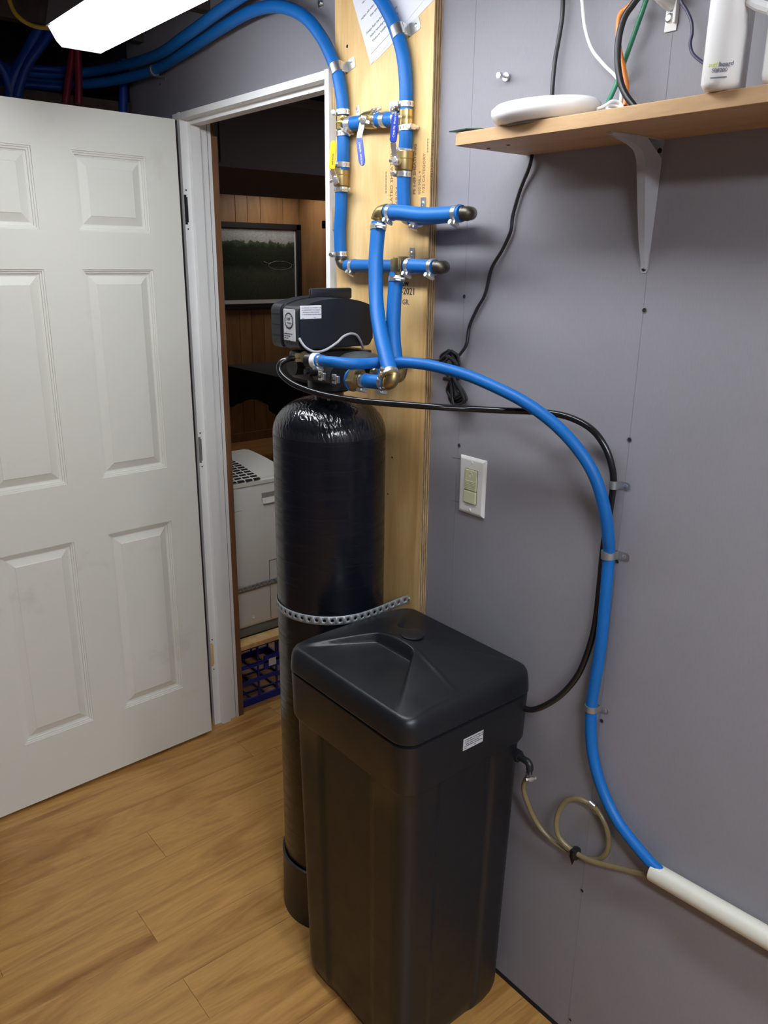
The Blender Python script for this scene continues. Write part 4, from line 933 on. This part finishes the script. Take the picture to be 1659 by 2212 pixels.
# ------------------------------------------------------------------ pipes in the dark corner
def pex(label, pts, r, m, cat='pipe', name='water_pipe'): return cable(label, name, pts, r, m, cat)
XX = -2.55
pex('blue pipe slanting down behind the door top at far left', [PX(108, -20, XX+.05), PX(95, 40, XX+.05), PX(60, 110, XX+.04), PX(30, 170, XX+.03), PX(18, 230, XX+.02)], .0150, M_blue2)
pex('second blue pipe slanting beside it in the dark corner', [PX(150, 10, XX+.06), PX(95, 90, XX+.06), PX(60, 140, XX+.05), PX(40, 195, XX+.04), PX(36, 240, XX+.04)], .0120, M_blue2)
pex('short blue pipe end leaning in at the left edge', [PX(-20, 120, XX+.03), PX(6, 150, XX+.03), PX(22, 195, XX+.03), PX(28, 240, XX+.03)], .0110, M_blue2)
pex('left one of two dark red pipes above the door', [PX(160, 60, XX+.01), PX(156, 120, XX+.01), PX(148, 170, XX+.01), PX(142, 225, XX+.01)], .0105, M_red)
pex('right one of two dark red pipes above the door', [PX(165, 60, XX+.03), PX(168, 120, XX+.03), PX(170, 170, XX+.03), PX(170, 225, XX+.03)], .0105, M_red)
pex('vertical blue pipe near the wall corner above the door', [PX(270, 130, XX+.01), PX(267, 180, XX+.01), PX(266, 215, XX+.01), PX(266, 260, XX+.01)], .0125, M_blue2)
for i, (dy, dx) in enumerate(((-24, .02), (12, .0), (-8, .05))):
    pex(('upper', 'lower', 'middle')[i]+' one of three blue pipes bundled along the dark side wall', [PX(-20, 165+dy, XX-.03-dx), PX(70, 172+dy, XX-.03-dx), PX(160, 176+dy, XX-.03-dx), PX(230, 166+dy*.6, XX-.09-dx), PX(268, 158+dy*.6, XX-.30-dx)], .0105, M_blue2)
pex('yellow cable looping to the end of the tube light', [PX(15, -30, -2.30), PX(20, 0, -2.28), PX(34, 30, -2.26), PX(62, 52, -2.24), PX(95, 60, -2.21), PX(128, 58, -2.19)], .0050, M_yellow, 'cable', 'electric_cable')
strap('pipe_strap', 'small strap holding the hose to the wall above the door corner', P(333, 152, -.03), P(360, 140, -.03)-P(320, 160, -.03), HR+.0008, (.25, 0, -1), .010, .010, M_galv, 0)

# ------------------------------------------------------------------ beyond the door: crate, board, dehumidifier
cx1 = -2.234; cy0, cy1 = .100, .405; cx0 = cx1-.32
cr = thing('milk_crate', 'dark blue plastic milk crate on the floor beyond the door', 'crate', ((cx0+cx1)/2, (cy0+cy1)/2, 0)); b = B(); zT = .232
def bar(lo, hi): box(b, lo, hi)
t = .006
for xw in (cx0, cx1-t):
    for y in [cy0+i*(cy1-cy0-t)/4 for i in range(5)]: bar((xw, y, 0), (xw+t, y+t, zT))
    for z, hgt in ((0, .026), (.085, .012), (.145, .008), (zT-.014, .014)): bar((xw-.001, cy0, z), (xw+t+.001, cy1, z+hgt))
for yw in (cy0, cy1-t):
    for x in [cx0+i*(cx1-cx0-t)/4 for i in range(5)]: bar((x, yw, 0), (x+t, yw+t, zT))
    for z, hgt in ((0, .026), (.085, .012), (.145, .008), (zT-.014, .014)): bar((cx0, yw-.001, z), (cx1, yw+t+.001, z+hgt))
for i in range(6): bar((cx0, cy0+i*.06, 0), (cx1, cy0+i*.06+.006, .006)); bar((cx0+i*.06, cy0, 0), (cx0+i*.06+.006, cy1, .006))
pan = PX(590, 1428, cx1+.001); bar((cx1-t, pan.y-.035, pan.z-.022), (cx1+.001, pan.y+.06, pan.z+.028))
obj('crate_lattice', b, M_crate, cr)
b = B(); box(b, (cx1+.0012, pan.y-.018, pan.z-.014), (cx1+.002, pan.y+.012, pan.z+.014)); lb = obj('tag_sticker', b, M_paper, cr)
b = B(); p = .238-.0005
box(b, (cx0-.02, cy0-.004, .233), (cx1+.022, cy1+.02, .2500), bev=.001, seg=1); tag(obj('plywood_offcut', b, M_ply, None, False, (cx1, cy0, .24)), 'small plywood sheet on the blue crate under the dehumidifier', 'board')
dx1 = -2.262; dy0, dy1 = .108, .345; dx0 = dx1-.30; dz0 = .2505
dh = thing('dehumidifier', 'white dehumidifier with top vents standing on the plywood sheet', 'appliance', ((dx0+dx1)/2, (dy0+dy1)/2, dz0))
b = B(); box(b, (dx0, dy0, dz0+.002), (dx1, dy1, dz0+.040), bev=.01); obj('base', b, M_grey, dh, True)
b = B(); box(b, (dx0+.005, dy0+.006, dz0), (dx1-.003, dy1-.006, dz0+.012)); obj('foot', b, M_hole, dh)
def dtop(y): return .905
b = B(); box(b, (dx0, dy0+.002, dz0+.036), (dx1+.004, dy1, .800), bev=.014, seg=3); obj('cabinet', b, M_dehum, dh, True)
b = B(); n = 14; rows = []
for i in range(n+1):
    t = i/n; x = dx0+(dx1+.006-dx0)*t; z = .846-.030*t**2; rows.append((x, z))
prism(b, [(dx0, dy0, .79)]+[(x, dy0, z) for x, z in rows]+[(dx1+.006, dy0, .79)], (0, dy1-dy0, 0)); bmesh.ops.bevel(b, geom=[e for e in b.edges if e.calc_length() > .02], offset=.007, segments=3, affect='EDGES'); obj('top_shell', b, M_dehum, dh, True, ang=45)
b = B()
for j in range(4):
    for i in range(13):
        x = -2.505+.0205*i; t = (x-dx0)/(dx1+.006-dx0); z = .846-.030*t**2; y = dy0+.008+.030*j
        obox(b, (x, y+.007, z+.0005), (V(1, 0, -.25).normalized(), V(0, 1, 0), V(.25, 0, 1).normalized()), (.0095, .024, .002))
vg = obj('vent_slots', b, M_hole, dh)
# carrying handle recess, bucket lines
hp = PX(575, 1075, dx1); b = B(); box(b, (dx1+.0035, hp.y-.020, hp.z-.012), (dx1+.0046, dy1-.01, hp.z+.020), bev=.0005, seg=1); obj('handle_recess', b, mat('recess_grey', (.34, .34, .32), .5), dh)
b = B(); prism(b, [(dx1+.004, hp.y-.018, hp.z-.016), (dx1+.004, hp.y-.018, hp.z+.004), (dx1+.012, hp.y-.018, hp.z-.016)], (0, .15, 0)); obj('handle_lip', b, M_dehum, dh)
bp = PX(580, 1210, dx1)
for lo_, hi_ in (((dx1+.0038, dy0+.012, .716), (dx1+.0044, dy0+.045, .7168)), ((dx1+.0038, bp.y-.001, dz0+.05), (dx1+.0052, bp.y+.001, bp.z)), ((dx1+.0038, bp.y, bp.z-.001), (dx1+.0052, dy1, bp.z+.001))):
    b = B(); box(b, lo_, hi_); obj('panel_seam', b, M_grey, dh)
b = B(); lathe(b, [(.006, .0), (.006, .0012), (.0045, .0012), (.004, .0002), (.0002, .0002)], PX(548, 1332, dx1+.004), (1, 0, 0), 16); obj('screw_cap', b, M_dehum, dh, True)
z = .437; perfstrap('metal_strap', 'perforated metal strap across the white dehumidifier', [V(dx1-.06, dy0-.002, z-.004), V(dx1-.01, dy0-.003, z-.003), V(dx1+.006, dy0+.004, z-.002), V(dx1+.007, dy0+.08, z), V(dx1+.007, dy0+.16, z+.002), V(dx1+.007, dy1, z+.003)], z, .020, .0165, .0030, mat('far_strap', (.30, .30, .30), .5, .3))

# ------------------------------------------------------------------ beyond the door: table, picture, lamp, outlet
tl = PZ(488, 790, .74); tx0 = tl.x; ty0 = tl.y
b = B(); x1, y1 = tx0+1.5, 2.75
box(b, (tx0-.02, ty0, .725), (x1, y1, .742), bev=.004)
n = 60; top = []; bot = []
def hang(pts):
    tv = []; bv = []
    for i, (p, dz, o) in enumerate(pts): tv.append(b.verts.new((p[0], p[1], .738))); bv.append(b.verts.new((p[0]+o[0], p[1]+o[1], .738-dz)))
    for i in range(len(pts)-1): b.faces.new((tv[i], tv[i+1], bv[i+1], bv[i]))
pts = []
for i in range(61):
    s = i/60; x = tx0+(x1-tx0)*s; dz = .19+.12*abs(math.cos(s*math.pi*1.6))**2.0; w_ = .012*math.sin(s*37)+.008*math.sin(s*81); pts.append(((x, ty0), dz, (0, -.02+w_)))
hang(pts); pts = []
for i in range(41):
    s = i/40; y = ty0+(y1-ty0)*s; dz = .31-.10*math.sin(s*math.pi); w_ = .012*math.sin(s*29); pts.append(((x1, y), dz, (.02+w_, 0)))
hang(pts)
cl = obj('table_cloth', b, M_cloth, None, True, (tx0, ty0, .74), 60); tag(cl, 'black cloth draped over the table in the room beyond', 'tablecloth')
tb = thing('folding_table', 'table under the black cloth in the room beyond', 'table', ((tx0+x1)/2, (ty0+y1)/2, 0)); b = B(); box(b, (tx0+.0, ty0+.02, .700), (x1-.02, y1-.02, .7245)); obj('table_top', b, M_grey, tb)
for x in (tx0+.80, x1-.08):
    for y in (ty0+.08, y1-.08):
        b = B(); cyl(b, (x, y, 0), (x, y, .70), .014); obj('leg', b, M_grey, tb, True)
fx = thing('soffit_fill_light', 'added fill lamp in the room beyond, unseen above the door head', 'light', (-2.1, 2.1, 2.30)); b = B(); box(b, (-2.4, 1.9, 2.282), (-1.8, 2.3, 2.298)); obj('diffuser', b, mat('soffit_fill_lens', (.8, .8, .8), .5, emit=(14, (1, .95, .9))), fx)  # lamp added out of view to lighten the soffit face
b = B(); box(b, (-2.43, 1.87, 2.270), (-2.4, 2.33, 2.299)); box(b, (-1.8, 1.87, 2.270), (-1.77, 2.33, 2.299)); box(b, (-2.4, 1.87, 2.270), (-1.8, 1.9, 2.299)); box(b, (-2.4, 2.3, 2.270), (-1.8, 2.33, 2.299)); obj('frame', b, M_frame, fx)
# framed landscape photograph
pf = thing('framed_picture', 'black framed landscape photograph on the wood panelled wall', 'picture', (-6.06, 2.4, 1.45)); X = -6.06
y0, y1, z0, z1 = 1.80, 2.918, 1.118, 1.797
y1 = 2.902
b = B(); f = .042
box(b, (X+.001, y0, z0), (X+.035, y0+f, z1)); box(b, (X+.001, y1-f, z0), (X+.035, y1, z1)); box(b, (X+.001, y0, z0), (X+.035, y1, z0+f)); box(b, (X+.001, y0, z1-f), (X+.035, y1, z1), ); obj('frame', b, M_framebk, pf)
b = B(); box(b, (X+.002, y0+f, z0+f), (X+.012, y1-f, z1-f)); obj('mount', b, M_mat, pf)
def picmat():
    m = mat('landscape_print', (.1, .1, .1), .25); nt = m.node_tree
    tc = nt.nodes.new('ShaderNodeTexCoord'); sp = nt.nodes.new('ShaderNodeSeparateXYZ'); nt.links.new(tc.outputs['Object'], sp.inputs[0])
    nz = noise(m, coords(m, (1, 7, 7)), 1.8, 7); a = nt.nodes.new('ShaderNodeMath'); a.operation = 'MULTIPLY_ADD'; a.inputs[1].default_value = .12
    nt.links.new(nz, a.inputs[0]); nt.links.new(sp.outputs['Z'], a.inputs[2])
    mr = nt.nodes.new('ShaderNodeMapRange'); mr.inputs[1].default_value = -.27; mr.inputs[2].default_value = .36; nt.links.new(a.outputs[0], mr.inputs[0])
    c = ramp(m, mr.outputs[0], [(0, (.03, .036, .03)), (.45, (.042, .052, .04)), (.56, (.013, .02, .018)), (.78, (.018, .028, .02)), (.83, (.05, .075, .045)), (.845, (.28, .29, .31)), (1, (.40, .42, .45))])
    c2 = ramp(m, noise(m, coords(m, (1, 30, 40)), 2, 6), [(.35, (.5, .5, .5)), (.65, (1.0, 1.0, 1.0))]); setcol(m, mixc(m, .6, c, c2, 'MULTIPLY')); return m
b = B(); box(b, (X+.012, y0+.06, 1.193), (X+.0135, 2.845, 1.752)); pr_ = obj('print', b, picmat(), pf)
b = B(); cen = V(X+.0137, 2.70, 1.465)
tube(b, [cen+V(0, .115*math.cos(a), .035*math.sin(a)) for a in [R(i*30) for i in range(13)]], .0028, 6); tube(b, [cen+V(0, .11, .012), cen+V(0, .15, .005)], .002, 6); tube(b, [cen+V(0, -.10, .01), cen+V(0, -.16, .03)], .004, 6); obj('road', b, mat('print_road', (.09, .10, .085), .5), pr_)
# ceiling light beyond
fb = thing('ceiling_light', 'lit square ceiling light with wood trim in the room beyond', 'light', (-5.55, 2.6, 2.09)); b = B()
x0, x1, y0, y1 = -5.90, -5.32, 2.35, 2.82
box(b, (x0-.05, y0-.05, 2.045), (x0, y1+.05, 2.089)); box(b, (x1, y0-.05, 2.045), (x1+.05, y1+.05, 2.089)); box(b, (x0, y0-.05, 2.045), (x1, y0, 2.089)); box(b, (x0, y1, 2.045), (x1, y1+.05, 2.089)); obj('trim', b, M_panel, fb)
b = B(); box(b, (x0, y0, 2.070), (x1, y1, 2.085)); obj('diffuser', b, M_lens3, fb)
c = PX(565, 853, -6.06); b = B(); box(b, (-6.06, c.y-.035, c.z-.045), (-6.054, c.y+.035, c.z+.045), bev=.002); box(b, (-6.054, c.y-.015, c.z-.028), (-6.052, c.y+.015, c.z+.028), bev=.0005, seg=1); tag(obj('wall_outlet', b, M_plate, None, False, c), 'small white outlet plate low on the far panelled wall', 'outlet')
